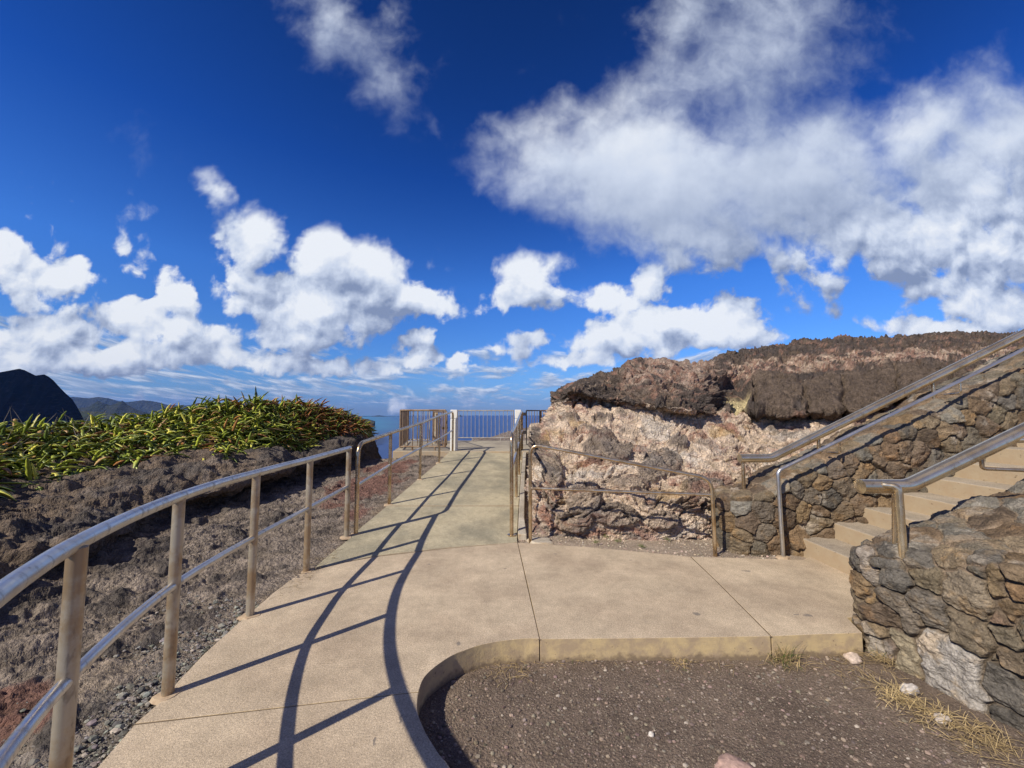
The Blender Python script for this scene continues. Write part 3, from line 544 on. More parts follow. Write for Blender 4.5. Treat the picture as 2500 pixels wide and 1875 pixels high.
# ------------------------------------------------------------------ left slope and lava ledge
def Tw(px, py, Y): return T(px, py, Y)
LC = [
 [(-.9,-3.5,-.12),(-2.2,-3.3,-.1),(-3.2,-3.,0),(-3.4,-3,.1),(-3.3,-3,.35),(-4.4,-2.8,.6),(-5.5,-2.5,.8),(-7,-2,1.0),(-10,-2,-1)],
 [(-1.1,.2,-.10),(-2.3,.4,-.08),(-3.3,.8,.02),(-3.55,.9,.1),(-3.45,.8,.38),(-4.5,1.2,.6),(-6,1.8,.8),(-7.3,2.3,1.0),(-11,2,-1)],
 [(-1.62,1.2,-.07),(-2.5,1.5,-.05),(-3.5,2.,.05),(-3.8,2.1,.12),(-3.75,2.,.42),(-4.8,2.6,.62),(-6.3,3.2,.85),(-7.8,4.,1.0),(-12,4,-1)],
 [(-1.80,2.2,-.05),(-2.8,2.6,.0),(-3.9,3.1,.1),(-4.1,3.2,.17),(-4.15,3.1,.36),(-5.2,3.7,.66),(-6.6,4.4,.85),(-8.0,5.,1.02),(-12,5,-1)],
 [(-1.95,3.2,-.04),(-2.95,3.5,.04),(-4.05,3.95,.15),(-4.25,4.05,.22),(-4.3,3.95,.42),T(60,1185,4.9),(-7.2,5.7,.93),(-8.5,6.2,1.05),(-12,7,-1)],
 [(-1.95,4.2,.0),(-3.0,4.6,.08),(-4.2,5.1,.2),(-4.5,5.2,.27),(-4.45,5.1,.45),T(400,1120,6.2),(-6.5,7.2,1.15),(-7.5,8.2,1.25),(-11,10,-1)],
 [(-1.95,5.3,.04),(-2.95,5.6,.12),(-4.15,6.4,.2),(-4.6,6.5,.3),T(635,1163,6.3),T(600,1110,7.2),(-5.6,8.3,1.2),(-6.3,9.3,1.4),(-9,12,-1)],
 [(-1.85,6.8,.14),(-2.85,7.2,.2),(-4.0,8.0,.25),(-4.4,8.1,.35),T(760,1125,7.9),T(740,1090,8.9),(-5.1,9.9,1.18),(-5.5,10.8,1.32),(-7.5,14,-1)],
 [(-1.75,8.6,.26),(-2.65,9,.3),(-3.9,9.8,.28),(-4.25,9.9,.38),T(850,1097,9.5),T(842,1062,10.4),(-4.75,11.3,1.15),(-5.0,12.2,1.05),(-6,15,-1)],
 [(-1.62,10.4,.42),(-2.5,10.9,.40),(-3.6,11.3,.22),(-3.9,11.4,.3),T(900,1083,11.2),(-4.3,11.9,.85),(-4.4,12.4,.72),(-4.6,13.,.3),(-5.2,15,-2)],
 [(-1.7,12,.2),(-2.6,12.3,.1),(-3.5,12.6,-.2),(-3.8,12.9,-.4),(-3.9,13.0,-.5),(-4.,13.3,-.8),(-4.2,13.8,-1.2),(-4.4,14.5,-2),(-5,17,-5)]]
LCA = np.array(LC, float)
nu, nv = 760, 420
tu = np.interp(np.linspace(0, 1, nu), [0, .06, .14, .3, .45, .6, .72, .82, .9, .96, 1], range(11))
tv = np.interp(np.linspace(0, 1, nv), [0, .2, .42, .54, .64, .84, .91, .96, 1], range(9))
P = surf(LC, tu, tv); n = grid_normals(P).reshape(-1, 3); Q = P.reshape(-1, 3)
if n[:, 2].mean() < 0: n = -n
TV = np.repeat(tv, nu); TU = np.tile(tu, nv)
wp = Q+np.stack([fbm(Q, 1.2, 4, s) for s in (61, 62, 63)], 1)*.3
rockiness = sstep(TV, 1.3, 2.1)*.8+.2; ledge = sstep(TV, 1.9, 2.6)*sstep(TV, 5.6, 4.6)
rot = wp.copy(); rot[:, 0] = wp[:, 0]*.75+wp[:, 1]*.66; rot[:, 1] = -wp[:, 0]*.66+wp[:, 1]*.75
d = fbm(wp, (1., 1., 1.2), 4, 65)*.13*rockiness
d += fbm(wp, (1.15, 1.15, 1.8), 3, 67, .45, 'billow')*.17*ledge
d += fbm(rot, (.9, 4.2, 3), 5, 70, .52, 'ridge')*.11*sstep(TV, .15, .8)
d += fbm(Q, (5.5, 5.5, 7), 5, 74, .55, 'billow')*.030*(sstep(TV, .3, 1.4)*.9+.1)+fbm(Q, 24, 4, 78, .6)*.016
clump = np.maximum(fbm(wp, 2.3, 4, 81, .55)-.16, 0)*sstep(TV, .25, .7)*sstep(TV, 2.2, 1.6); d += clump*.2
edge = sstep(TV, 0, .35); d = d*edge*(1.)+fbm(Q, 30, 3, 84)*.006
Q2 = Q+n*d[:, None]
nz1 = fbm(wp, 1.1, 5, 91, .6); nz2 = fbm(wp, 4., 5, 93, .6); nz3 = fbm(rot, (1.5, 7, 5), 5, 95, .6)
grav = np.array((.27, .22, .175)); lav = np.array((.115, .097, .083)); bro = np.array((.18, .135, .098)); red = np.array((.24, .12, .09)); gb = np.array((.19, .19, .175)); soil = np.array((.16, .115, .08))
c = lerp3(grav, grav*.62, sstep(nz3, 0, .3)); c = lerp3(c, lav, sstep(clump, .0, .12))
c = lerp3(c, gb, sstep(Q[:, 1]+nz1*1.2, 2.9, 1.9)*sstep(TV+nz1*.5, 1.0, .5))
lc = lerp3(bro, lav, sstep(nz1+nz2*.5, -.12, .22)); lc = lerp3(lc, grav*.85, sstep(nz2-nz1*.5, .14, .34)*.7); lc = lerp3(lc, lav*.95, sstep(Q[:, 1]+nz1, 6.8, 8.2)*.8)
c = lerp3(c, lc, sstep(TV+nz1*.5, 1.55, 2.1)); c = lerp3(c, soil*.8, sstep(TV, 4.9, 5.4))
def rb(x, y, rx, ry): return sstep(1-np.sqrt(((Q[:, 0]-x)/rx)**2+((Q[:, 1]-y)/ry)**2)+nz1*.7+nz2*.4, .1, .4)
r_ = np.maximum(np.maximum(rb(-2.75, 7.4, .75, 1.5), rb(-2.9, 9.5, .8, 1.1)), np.maximum(rb(-2.75, 2.15, .35, .3), rb(-2.3, 6.0, .25, .5)))
c = lerp3(c, red*(.85), r_*.85*sstep(TV, 2.3, 1.8)); c = lerp3(c, (.34, .27, .20), rb(-2.45, 2.55, .22, .25)*.6)
c = lerp3(c, (.24, .18, .12), sstep(TV, .5, .12)*sstep(nz2, -.2, .2)*sstep(Q[:, 1], 2.5, 3.6)*.7)
o = raw('rocky_slope', Q2, grid_faces(nv, nu), M['lava'], col=np.clip(c, .01, .9)); struct(o, 'dark lava slope and ledge left of the walkway')

# ------------------------------------------------------------------ cliff top beyond the deck, and the pale boulder
def HC(rows): return rows
CC = [[(-3,15,-.6),(-3,18,-2),(-3,24,-6),(-3,28,-12),(-3,40,-40)],
      [(-1.6,14.9,-.1),T(1150,1082,18),T(1140,1095,26),(-2.6,29,-4.5),(-3,45,-40)],
      [(-.6,14.9,.2),T(1200,1069,18),T(1200,1070,26),(-1,29,-3),(0,48,-40)],
      [(.4,14.9,.45),T(1250,1053,18),T(1250,1055,26),(1,29,-2),(4,50,-40)],
      [(1.5,14.9,.5),T(1300,1044,18),T(1300,1044,26),(3,29,-1.5),(8,50,-40)],
      [(3,16,.7),T(1400,1030,20),T(1400,1034,26),(6,29,-1),(14,50,-40)],
      [(7,18,1.2),(8,24,1.4),(9,27,1.),(11,30,-.5),(20,50,-40)]]
nu, nv = 200, 130; A = catmull(np.array(CC, float), np.linspace(0, 6, nu)).transpose(1, 0, 2); tq = np.linspace(0, 4, nv); iq = np.minimum(tq.astype(int), 3); fq = (tq-iq)[:, None, None]; P = A[iq]*(1-fq)+A[iq+1]*fq; Q = P.reshape(-1, 3)
Q[:, 2] += fbm(Q, .8, 5, 101)*.16+fbm(Q, 3.2, 4, 103, .5, 'billow')*.07
nz = fbm(Q, .9, 5, 105); c = lerp3((.25, .20, .17), (.15, .125, .11), sstep(nz, -.1, .3)); c = lerp3(c, (.45, .36, .27), sstep(nz, .25, .5)*.5)
struct(raw('cliff_top', Q, grid_faces(nv, nu), M['rock'], col=c), 'grey rocky cliff top sloping away beyond the main fence')
def blob(name, loc, r, m, col, seed=0, sub=40, amp=.18, parent=None):
    th = np.linspace(0, math.pi, sub); ph = np.linspace(0, 2*math.pi, 2*sub+1)[:-1]; A, Bb = np.meshgrid(ph, th)
    U = np.stack([np.sin(Bb)*np.cos(A), np.sin(Bb)*np.sin(A), np.cos(Bb)], -1).reshape(-1, 3)
    dd_ = 1+fbm(U, 1.1, 3, seed)*amp*2+fbm(U, 3.2, 4, seed+3, .55, 'billow')*amp*.6+fbm(U, 11, 3, seed+5)*amp*.15
    V = U*dd_[:, None]*np.array(r)+np.array(loc)
    nz = fbm(V, 2.2/max(r), 5, seed+9); C = np.array(col)*(1+.45*nz[:, None])
    return raw(name, V, grid_faces(sub, 2*sub, True), m, parent, col=np.clip(C, .01, .9))
b = T(1318, 1062, 16.2); tag(blob('boulder', (b[0], b[1], b[2]-.05), (.62, .7, .52), M['rock'], (.52, .43, .33), 5, 60), 'pale cream boulder behind the right hand gate', 'boulder')
# ------------------------------------------------------------------ mortared lava stone walls
def stone_wall(name, ring, spine, ztop, zbot, label, seeds_manual, size, pal, nring=520, nface=120, ntop=70, seed=0, botw=.0):
    ring = np.array(smooth_path([(x, y, 0) for x, y in ring], 10))[:, :2]
    s = np.concatenate([[0], np.cumsum(np.linalg.norm(np.diff(ring, axis=0), axis=1))]); L = s[-1]
    u = np.linspace(0, L, nring); X = np.interp(u, s, ring[:, 0]); Y = np.interp(u, s, ring[:, 1]); R2 = np.stack([X, Y], 1)
    sx = np.maximum(R2[:, 0], spine[0][0]); near = np.stack([sx, np.interp(sx, [q[0] for q in spine], [q[1] for q in spine])], 1)
    cen = near; out = R2-cen; out /= np.linalg.norm(out, axis=1)[:, None]+1e-6
    zt = np.array([ztop(x, y) for x, y in R2]); ztc = np.array([ztop(x, y) for x, y in near])
    P = np.zeros((nface+ntop, nring, 3))
    for j in range(nface):
        f = j/(nface-1); z = zbot+(zt-zbot)*f; bat = botw*(1-f)-.05*max(0, (f-.93)/.07)**2
        P[j, :, :2] = R2+out*bat; P[j, :, 2] = z
    for j in range(ntop):
        f = (j+1)/ntop; P[nface+j, :, :2] = (R2-out*.05)*(1-f)+near*f; P[nface+j, :, 2] = zt*(1-f)+ztc*f+.025*math.sin(min(1, f*1.3)*math.pi/2)
    n = grid_normals(P).reshape(-1, 3); Q = P.reshape(-1, 3); OUT = np.tile(out, (nface+ntop, 1))
    if (n[:nring*nface, :2]*OUT[:nring*nface]).sum() < 0: n = -n
    # seeds, one small group per stone
    pts, gid, gcol, gh = [], [], [], []
    rs = np.random.default_rng(seed+100)
    def addstone(ps, colr, hgt=1.):
        g_ = len(gcol); gcol.append(colr); gh.append(hgt)
        for p in ps: pts.append(p); gid.append(g_)
    for ps, colr, hgt in seeds_manual: addstone(ps, colr, hgt)
    man = np.array(pts) if pts else np.zeros((0, 3))
    cand = Q[rs.integers(0, len(Q), 9000)]; cand = cand[cand[:, 2] > zbot+.1]; acc = [p for p in man]
    for p in cand:
        r = size*rs.choice([.62, .8, 1., 1.3], p=[.3, .3, .25, .15]); A = np.array(acc) if acc else np.zeros((0, 3))
        dmin = np.sqrt(((A-p)**2).sum(1)).min() if len(A) else 9
        if dmin > r*(1. if len(man) == 0 or dmin > 1 else 1.):
            acc.append(p); dirv = rs.normal(size=3); dirv /= np.linalg.norm(dirv); e = r*.22
            addstone([p-dirv*e, p+dirv*e], np.array(pal[rs.integers(len(pal))])*rs.uniform(.75, 1.25), rs.uniform(.6, 1.3))
    pts = np.array(pts); gid = np.array(gid); G_ = len(gcol)
    W_ = Q+np.stack([fbm(Q, 5., 3, seed+q)*.045+fbm(Q, 18., 2, seed+q+4)*.010 for q in range(3)], 1)
    D1 = np.full(len(Q), 9.); D2 = np.full(len(Q), 9.); I1 = np.zeros(len(Q), int)
    for g_ in range(G_):
        dd_ = np.full(len(Q), 9.)
        for p in pts[gid == g_]: dd_ = np.minimum(dd_, np.sqrt(((W_-p)**2).sum(1)))
        lt = dd_ < D1; D2 = np.where(lt, D1, np.minimum(D2, dd_)); I1 = np.where(lt, g_, I1); D1 = np.where(lt, dd_, D1)
    e = D2-D1; st = sstep(e, .002, .017); dome = sstep(e, 0, .09)
    gh = np.array(gh)[I1]; tiltn = np.random.default_rng(seed+5).normal(size=(G_, 3))*.10
    cent = np.array([pts[gid == g_].mean(0) for g_ in range(G_)]); tl = ((Q-cent[I1])*tiltn[I1]).sum(1)
    topm = np.zeros((nface+ntop, nring)); topm[nface-4:] = 1; topm = topm.ravel()
    d = (st*.034+dome*.013*gh+tl*1.5*st)*(1-.55*topm)-.022*(1-topm)
    facet = fbm(Q+I1[:, None]*3.7, (5, 5, 7), 3, seed+30, .5, 'ridge')*.028+fbm(Q, (13, 13, 17), 4, seed+33, .6, 'billow')*.013+fbm(Q, 45, 3, seed+35)*.005
    d += facet*st+fbm(Q, 25, 3, seed+38)*.006*(1-st)
    Q2 = Q+n*d[:, None]
    colr = np.array(gcol)[I1]*np.array((1.42, 1.34, 1.18)); nz = fbm(Q, 7, 5, seed+40, .6); nz2 = fbm(Q, 2.4, 4, seed+43)
    colr = lerp3(colr, colr*np.array((1.25, 1.12, .95)), sstep(nz, .05, .3)); colr = lerp3(colr, (.40, .36, .30), sstep(nz2+nz*.6, .30, .48)*.5)
    mort = np.array((.24, .18, .125)); mj = lerp3(mort*.62, mort, topm)
    colr = colr*st[:, None]+mj*(1-st)[:, None]
    washed = topm*sstep(fbm(Q, 3.5, 4, seed+50, .6), -.02, .3)*.42; colr = lerp3(colr, (.29, .205, .13), washed)
    o = raw(name, Q2, grid_faces(nface+ntop, nring), M['stone'], col=np.clip(colr, .01, .9)); return o
PAL = [(.115, .085, .06), (.09, .07, .055), (.135, .11, .08), (.12, .115, .105), (.085, .08, .075), (.15, .11, .07), (.10, .09, .075)]
zt2 = lambda x, y: .62+.46*max(0., x-2.85)+.03*math.sin(x*9)*math.sin(x*3.3)
def onplane(px, py, Y0): a, b = ray(px, py); return (a*Y0, Y0, H+b*Y0)
ms = []
def FW(px, py, col, h=1., Y0=4.62): ms.append(([onplane(px, py, Y0)], col, h))
for a in [(1813,1240,(.16,.155,.145)),(1864,1250,(.095,.082,.07)),(1818,1310,(.15,.12,.085)),(1862,1305,(.11,.095,.08)),(1810,1208,(.15,.11,.07)),(1866,1206,(.12,.10,.075)),
          (1965,1252,(.175,.13,.08)),(1945,1190,(.11,.10,.09)),(1990,1212,(.115,.10,.085)),(2005,1178,(.15,.11,.07)),(2057,1190,(.12,.10,.08)),(2050,1255,(.12,.095,.07)),(1945,1310,(.14,.10,.065)),
          (2110,1150,(.16,.12,.08)),(2205,1098,(.12,.095,.075)),(2190,1150,(.115,.09,.07)),(2165,1180,(.12,.1,.08)),(2140,1105,(.13,.10,.075)),(2170,1098,(.14,.10,.07)),(2300,1055,(.155,.12,.085)),(2175,1060,(.14,.10,.07)),
          (2280,1000,(.12,.10,.085)),(2345,985,(.11,.10,.085)),(2400,960,(.13,.105,.085)),(2430,1010,(.12,.105,.08)),(2110,1235,(.13,.10,.075)),(2250,1110,(.13,.10,.08)),(2075,1125,(.12,.095,.075)),(2040,1145,(.12,.10,.085))]: FW(*a)
wall_far = stone_wall('stone_wall', [(8, 4.60), (6.5, 4.60), (5, 4.61), (3.6, 4.62), (2.9, 4.63), (2.68, 4.66), (2.57, 4.78), (2.55, 5.0), (2.64, 5.2), (3, 5.28), (5, 5.3), (8, 5.3)],
    [(2.85, 4.95), (9.5, 4.95)], zt2, -.12, '', ms, .25, PAL, 1150, 190, 36, 3)
tag(wall_far, 'lava stone wall climbing along the far side of the stairs', 'stone wall')
zt1 = lambda x, y: .585+.36*max(0., x-2.78)+.11*math.exp(-((x-2.86)**2+(y-2.3)**2)/.03)+.015*math.sin(x*11)
# seeds of the near wall from where its stones show
A_ = np.array([2.52, 3.1]); B_ = np.array([2.78, 2.36])
def onwall(px, py):
    a, b = ray(px, py)       # x = aY ; line A->B
    dxy = B_-A_; t = (a*A_[1]-A_[0])/(dxy[0]-a*dxy[1]); Y = A_[1]+t*dxy[1]
    if px > 2385: Y = 2.36-(px-2385)/120*.13
    return (a*Y, Y, H+b*Y)
ms = []
def NW(L, col, h=1.): ms.append(([onwall(*p) for p in L], col, h))
NW([(2105,1335),(2112,1400)], (.20,.18,.165), .9); NW([(2155,1370),(2175,1420)], (.095,.09,.085)); NW([(2225,1375),(2250,1405)], (.13,.11,.08), 1.2); NW([(2325,1370)], (.10,.095,.085)); NW([(2108,1460),(2125,1540)], (.16,.125,.085), .8)
NW([(2170,1460),(2215,1530)], (.12,.105,.09), 1.1); NW([(2235,1470),(2275,1530)], (.115,.105,.095), 1.2); NW([(2335,1430),(2350,1460)], (.17,.145,.115)); NW([(2410,1400),(2430,1450)], (.15,.115,.075)); NW([(2490,1400)], (.13,.10,.07)); NW([(2480,1450)], (.17,.115,.07))
NW([(2175,1560),(2200,1620)], (.21,.185,.14), .8); NW([(2248,1565),(2262,1600),(2280,1650),(2305,1700),(2335,1745),(2290,1570),(2320,1600),(2345,1640),(2365,1690),(2378,1740),(2300,1620),(2325,1670)], (.25,.24,.235), 1.5); NW([(2345,1545)], (.125,.105,.08)); NW([(2425,1560),(2455,1565)], (.15,.13,.10)); NW([(2430,1515)], (.14,.10,.075)); NW([(2405,1630)], (.13,.125,.11)); NW([(2465,1630)], (.13,.105,.08))
NW([(2405,1690)], (.12,.09,.07)); NW([(2480,1690)], (.17,.14,.12)); NW([(2455,1350)], (.16,.12,.08)); NW([(2470,1500)], (.12,.09,.06))
NW([(2150,1590)], (.13,.105,.09)); NW([(2130,1590)], (.2,.17,.14))
wall_near = stone_wall('stone_wall', [(5.6, 1.78), (4.6, 1.8), (3.7, 1.88), (3.15, 2.02), (2.92, 2.16), (2.83, 2.33), (2.745, 2.62), (2.66, 2.90), (2.62, 3.03), (2.65, 3.12), (2.76, 3.18), (3.2, 3.2), (4.4, 3.18), (5.6, 3.17)],
    [(2.86, 2.74), (3.3, 2.62), (5.6, 2.5)], zt1, -.28, '', ms, .23, PAL, 1150, 230, 80, 7)
tag(wall_near, 'rough lava stone wall with an upright pale boulder in its base, right foreground', 'stone wall')
# ------------------------------------------------------------------ stairs
stairs = thing('stairs', 'tan concrete stairs climbing right between the two stone walls', 'stairs', (3.33, 3.9, 0))
for i in range(15):
    x0 = 3.33+.36*i; z1 = .1725*(i+1)
    V, Fq = box_arr(x0, x0+.40 if i < 14 else x0+1.5, 3.05, 4.64, z1-.1725-.25, z1-.0005*i)
    V[:, 0] += (V[:, 1]-3.9)*-.03
    bevel(quads_obj('step', V, Fq, M['step'], stairs), .014, 3)
# ------------------------------------------------------------------ railings
def P3(px, py, Y): return T(px, py, Y)
def zat(py, Y, px=1250): return H+ray(px, py)[1]*Y
r1 = thing('railing', 'long curved pipe railing in the left foreground with a polished top rail', 'railing', (-1.97, 2.36, 0))
posts = [(-1.02, .60, 1.10), (-1.645, 1.53, 1.10), (-1.96, 2.36, 1.105), (-2.07, 3.23, 1.11), (-2.08, 4.10, 1.12), (-2.045, 4.98, 1.15)]
for x, y, z in posts:
    tube('post', [(x, y, zr(x, y)-.03), (x, y, z-.01)], .030, M['post'], r1); pad('post_foot', x, y, zr(x, y), .085, r1, M['rust'], .004)
top = smooth_path([(1.6, -.35, 1.1), (.6, -.42, 1.1), (-.2, -.2, 1.1), (-.72, .22, 1.1), (-1.05, .60, 1.1), (-1.27, .92, 1.1), (-1.48, 1.22, 1.1), (-1.66, 1.53, 1.10), (-1.83, 1.92, 1.10), (-1.96, 2.36, 1.105), (-2.04, 2.8, 1.108), (-2.07, 3.23, 1.11), (-2.08, 3.65, 1.115), (-2.08, 4.10, 1.12), (-2.065, 4.55, 1.135), (-2.045, 5.0, 1.15)], 8)
tube('top_rail', top, .030, M['galv'], r1, 20)
mid = [(-.72, .22, .61), (-1.05, .60, .61), (-1.28, .95, .61), (-1.49, 1.25, .61), (-1.645, 1.53, .61), (-1.82, 1.93, .605), (-1.96, 2.36, .60), (-2.03, 2.8, .60), (-2.07, 3.23, .60), (-2.08, 4.10, .625), (-2.045, 4.98, .68)]
tube('middle_rail', smooth_path(mid, 8), .023, M['galv'], r1)
def base(px, py): return Gf(px, py, zr)
r2 = thing('railing', 'brown pipe railing along the left side of the ramp, ending at the white post', 'railing', (-2.0, 5.1, 0))
b2 = [base(868.7, 1303), base(950, 1231), base(1025, 1170), base(1072, 1129.6), base(1105, 1101)]
tops = [1084, 1057, 1033, 1015, 1005]
pt = [(b_[0], b_[1], zat(t, b_[1])) for b_, t in zip(b2, tops)]
for b_, p in list(zip(b2, pt))[1:-1]:
    tube('post', [(b_[0], b_[1], b_[2]-.03), p], .025, M['steel'], r2); pad('post_foot', b_[0], b_[1], b_[2], .075, r2, M['rust'], .004)
e0, e1 = pt[0], pt[-1]
tube('top_rail', fillet([(b2[0][0], b2[0][1], b2[0][2]-.03), (b2[0][0], b2[0][1], pt[0][2])]+pt[1:-1]+[(e1[0], e1[1], e1[2]), (b2[-1][0], b2[-1][1], b2[-1][2]-.03)], .16), .026, M['steel'], r2)
pad('post_foot', *b2[0], .08, r2, M['rust'], .004)
mids = [1185, 1135, 1094, 1070.6, 1050]; tube('middle_rail', [(b_[0], b_[1], zat(t, b_[1])) for b_, t in zip(b2, mids)], .02, M['galv'], r2)
r3 = thing('railing', 'steel pipe railing along the right side of the ramp, seen almost end on', 'railing', (0, 4.9, 0))
b3 = [base(1249, 1307), base(1260.5, 1214), base(1267, 1160), base(1271, 1123), base(1275, 1101)]; t3 = [1062, 1037, 1020, 1010, 1003.5]
p3_ = [(b_[0], b_[1], zat(t, b_[1])) for b_, t in zip(b3, t3)]
for b_, p in list(zip(b3, p3_))[1:-1]: tube('post', [(b_[0], b_[1], b_[2]-.03), p], .024, M['steel'], r3); pad('post_foot', b_[0], b_[1], b_[2], .06, r3, M['kerb'], .004)
tube('top_rail', fillet([(b3[0][0], b3[0][1], b3[0][2]-.03), (b3[0][0], b3[0][1], p3_[0][2]+.01)]+p3_[1:-1]+[p3_[-1], (b3[-1][0], b3[-1][1], b3[-1][2])], .15), .025, M['steel'], r3)
tube('middle_rail', [(b_[0], b_[1], zat(t, b_[1])) for b_, t in zip(b3, [1146, 1105, 1080, 1062, 1050])], .02, M['galv'], r3)
x, y, z = b3[0]; V, Fq = tube_arr([(x, y, z-.01), (x, y, z+.012)], .055, 24); quads_obj('flange', V, Fq, M['steel'], r3)
r4 = thing('railing', 'low two bar pipe railing with a sloping top in front of the tuff rock', 'railing', (.23, 5.05, 0))
Yl, Yr = 5.05, 4.62; lb = P3(1295, 1318.7, Yl); rb_ = P3(1746, 1347.6, Yr)
A1 = P3(1296, 1086, Yl); B1 = P3(1736, 1168, Yr)
tube('frame', fillet([(lb[0], lb[1], -.04), (lb[0], lb[1], A1[2]+.01), (rb_[0]-.01, rb_[1], B1[2]), (rb_[0], rb_[1], -.04)], .15, 10), .0215, M['steel'], r4, 20)
tube('middle_rail', [(lb[0], Yl, zat(1191.6, Yl)), (rb_[0], Yr, zat(1208, Yr))], .018, M['steel'], r4)
pad('post_foot', lb[0]+.12, lb[1]+.01, -.008, .17, r4, M['kerb'], .012)
# thick handrail of the far wall
r5 = thing('handrail', 'thick weathered steel handrail on top of the far stair wall', 'handrail', (2.84, 4.9, .66))
Y5 = 4.9; a, b_, c_ = P3(1806, 1119, Y5), P3(1882, 1119, Y5), P3(2500, 814, Y5); sl = (c_[2]-b_[2])/(c_[0]-b_[0]); e_ = (9.4, Y5, b_[2]+sl*(9.4-b_[0]))
tube('rail', fillet([a, b_, e_], .05, 4), .051, M['thick'], r5, 28)
V, Fq = tube_arr([(a[0]-.004, a[1], a[2]), (a[0]+.006, a[1], a[2])], .053, 28); quads_obj('end_cap', V, Fq, M['thick'], r5)
x = P3(1814, 1140, Y5)[0]; tube('post', [(x, Y5, .55), (x, Y5, a[2]-.03)], .020, M['steel'], r5)
for px in (1994, 2283, 2520):
    x = ray(px, 1000)[0]*Y5; zc = b_[2]+sl*(x-b_[0]); tube('bracket', [(x, Y5, zt2(x, 0)-.02), (x, Y5, zc-.03)], .020, M['steel'], r5)
# thin handrail beside it
r6 = thing('handrail', 'thin grey handrail bent down to the landing beside the far stair wall', 'handrail', (3.03, 4.5, 0))
Y6 = 4.50; a, c_ = P3(1899, 1150, Y6), P3(2500, 853, Y6); sl = (c_[2]-a[2])/(c_[0]-a[0]); e_ = (9.2, Y6, a[2]+sl*(9.2-a[0]))
tube('rail', fillet([(P3(1912, 1358, Y6)[0], Y6, -.02), a, e_], .05, 5), .021, M['galv'], r6, 18)
pad('post_foot', P3(1912, 1358, Y6)[0], Y6, .0, .07, r6, M['rust'], .004)
for px in (2045, 2350, 2560):
    x = ray(px, 1000)[0]*Y6; zc = a[2]+sl*(x-a[0]); tube('bracket', fillet([(x, Y6, zc-.01), (x, Y6, zc-.14), (x-.02, Y6+.16, zc-.15)], .03, 4), .012, M['steel'], r6)
# near thick handrail
r7 = thing('handrail', 'thick steel handrail with curved legs on the near stone wall', 'handrail', (2.79, 2.89, .64))
Y7 = 2.92; a, b_, c_ = P3(2101, 1187, Y7), P3(2216, 1187, Y7), P3(2500, 1052, Y7); sl = (c_[2]-b_[2])/(c_[0]-b_[0]); e_ = (6.2, Y7, b_[2]+sl*(6.2-b_[0]))
tube('rail', fillet([a, b_, e_], .05, 4), .050, M['thick'], r7, 32)
V, Fq = tube_arr([(a[0]-.005, a[1], a[2]), (a[0]+.007, a[1], a[2])], .052, 32); quads_obj('end_cap', V, Fq, M['thick'], r7)
bx = P3(2203, 1328, 2.83); s_ = P3(2150, 1183, 2.90)
tube('leg', fillet([(s_[0], 2.89, s_[2]-.0), (bx[0]+.01, 2.84, s_[2]-.005), (bx[0], 2.83, .58)], .15, 12), .025, M['thick'], r7, 20)
x = P3(2178, 1300, 3.0)[0]; tube('leg', [(x, 2.98, .58), (x, 2.95, b_[2]-.02)], .022, M['steel'], r7)
tube('leg', fillet([(P3(2450, 1071, Y7)[0], Y7, zat(1075, Y7, 2450)), (P3(2505, 1075, Y7)[0]+.05, Y7-.08, zat(1070, Y7, 2500)+.0), (P3(2505, 1075, Y7)[0]+.1, Y7-.12, .9)], .10, 10), .022, M['thick'], r7, 20)
p0 = P3(2396, 1120, Y7); tube('bracket', fillet([(p0[0], Y7, p0[2]+.04), (p0[0], Y7, zat(1144, Y7, 2396)), (p0[0]+.45, Y7-.2, zat(1144, Y7, 2396)-.0)], .02, 4), .013, M['steel'], r7)

# ------------------------------------------------------------------ lookout fences, gates and posts
def bar_fence(name, label, cat, a, b_, z0, z1, nb, m, rr=.022, br=.009, legs=2, zfoot=.56, frame=True):
    t = thing(name, label, cat, (a[0], a[1], zfoot)); a = Vector((*a, 0)); b_ = Vector((*b_, 0)); up = Vector((0, 0, 1))
    tube('top_rail', [a+up*z1, b_+up*z1], rr, m, t, 10); tube('bottom_rail', [a+up*z0, b_+up*z0], rr*.85, m, t, 10)
    for i in range(nb):
        p = a.lerp(b_, (i+.5)/nb); tube('bar', [p+up*z0, p+up*z1], br, m, t, 8)
    if frame:
        for p in (a, b_): tube('upright', [p+up*(z0-.01), p+up*(z1+.012)], rr, m, t, 10)
    for i in range(legs):
        p = a.lerp(b_, (i+.55)/max(1, legs)); tube('leg', [p+up*(zfoot-.02), p+up*z0], rr*.9, m, t, 8)
    return t
bar_fence('fence', 'pale barred fence between the two white posts, facing the sea', 'fence', (-2.0, 14.4), (.05, 14.4), .684, 1.67, 14, M['bars'], .022, .010, 2)
bar_fence('fence', 'short barred fence at the far left corner of the deck', 'fence', (-3.67, 14.0), (-2.92, 14.0), .65, 1.67, 6, M['bars'], .022, .011, 1)
bar_fence('fence', 'dark side fence running away along the left edge of the deck', 'fence', (-3.10, 11.0), (-3.66, 13.95), .64, 1.66, 24, M['bronze'], .024, .013, 3)
f4 = bar_fence('fence', 'brown barred fence at the front left of the deck, behind the pipe railing', 'fence', (-3.08, 10.9), (-1.84, 10.9), .665, 1.66, 9, M['bronze'], .026, .012, 2)
p = thing('gate', 'dark framed gate hung on the right hand white post', 'gate', (.45, 12.4, .6))
for nm, q in (('frame', [(.45, 12.4, 1.66), (.45, 12.4, .61), (.87, 12.4, .61), (.87, 12.4, 1.66), (.45, 12.4, 1.66)]),): tube(nm, resample(q, .3), .022, M['black'], p, 10)
for i in range(4): tube('bar', [(.535+.085*i, 12.4, .62), (.535+.085*i, 12.4, 1.65)], .010, M['bronze'], p, 8)
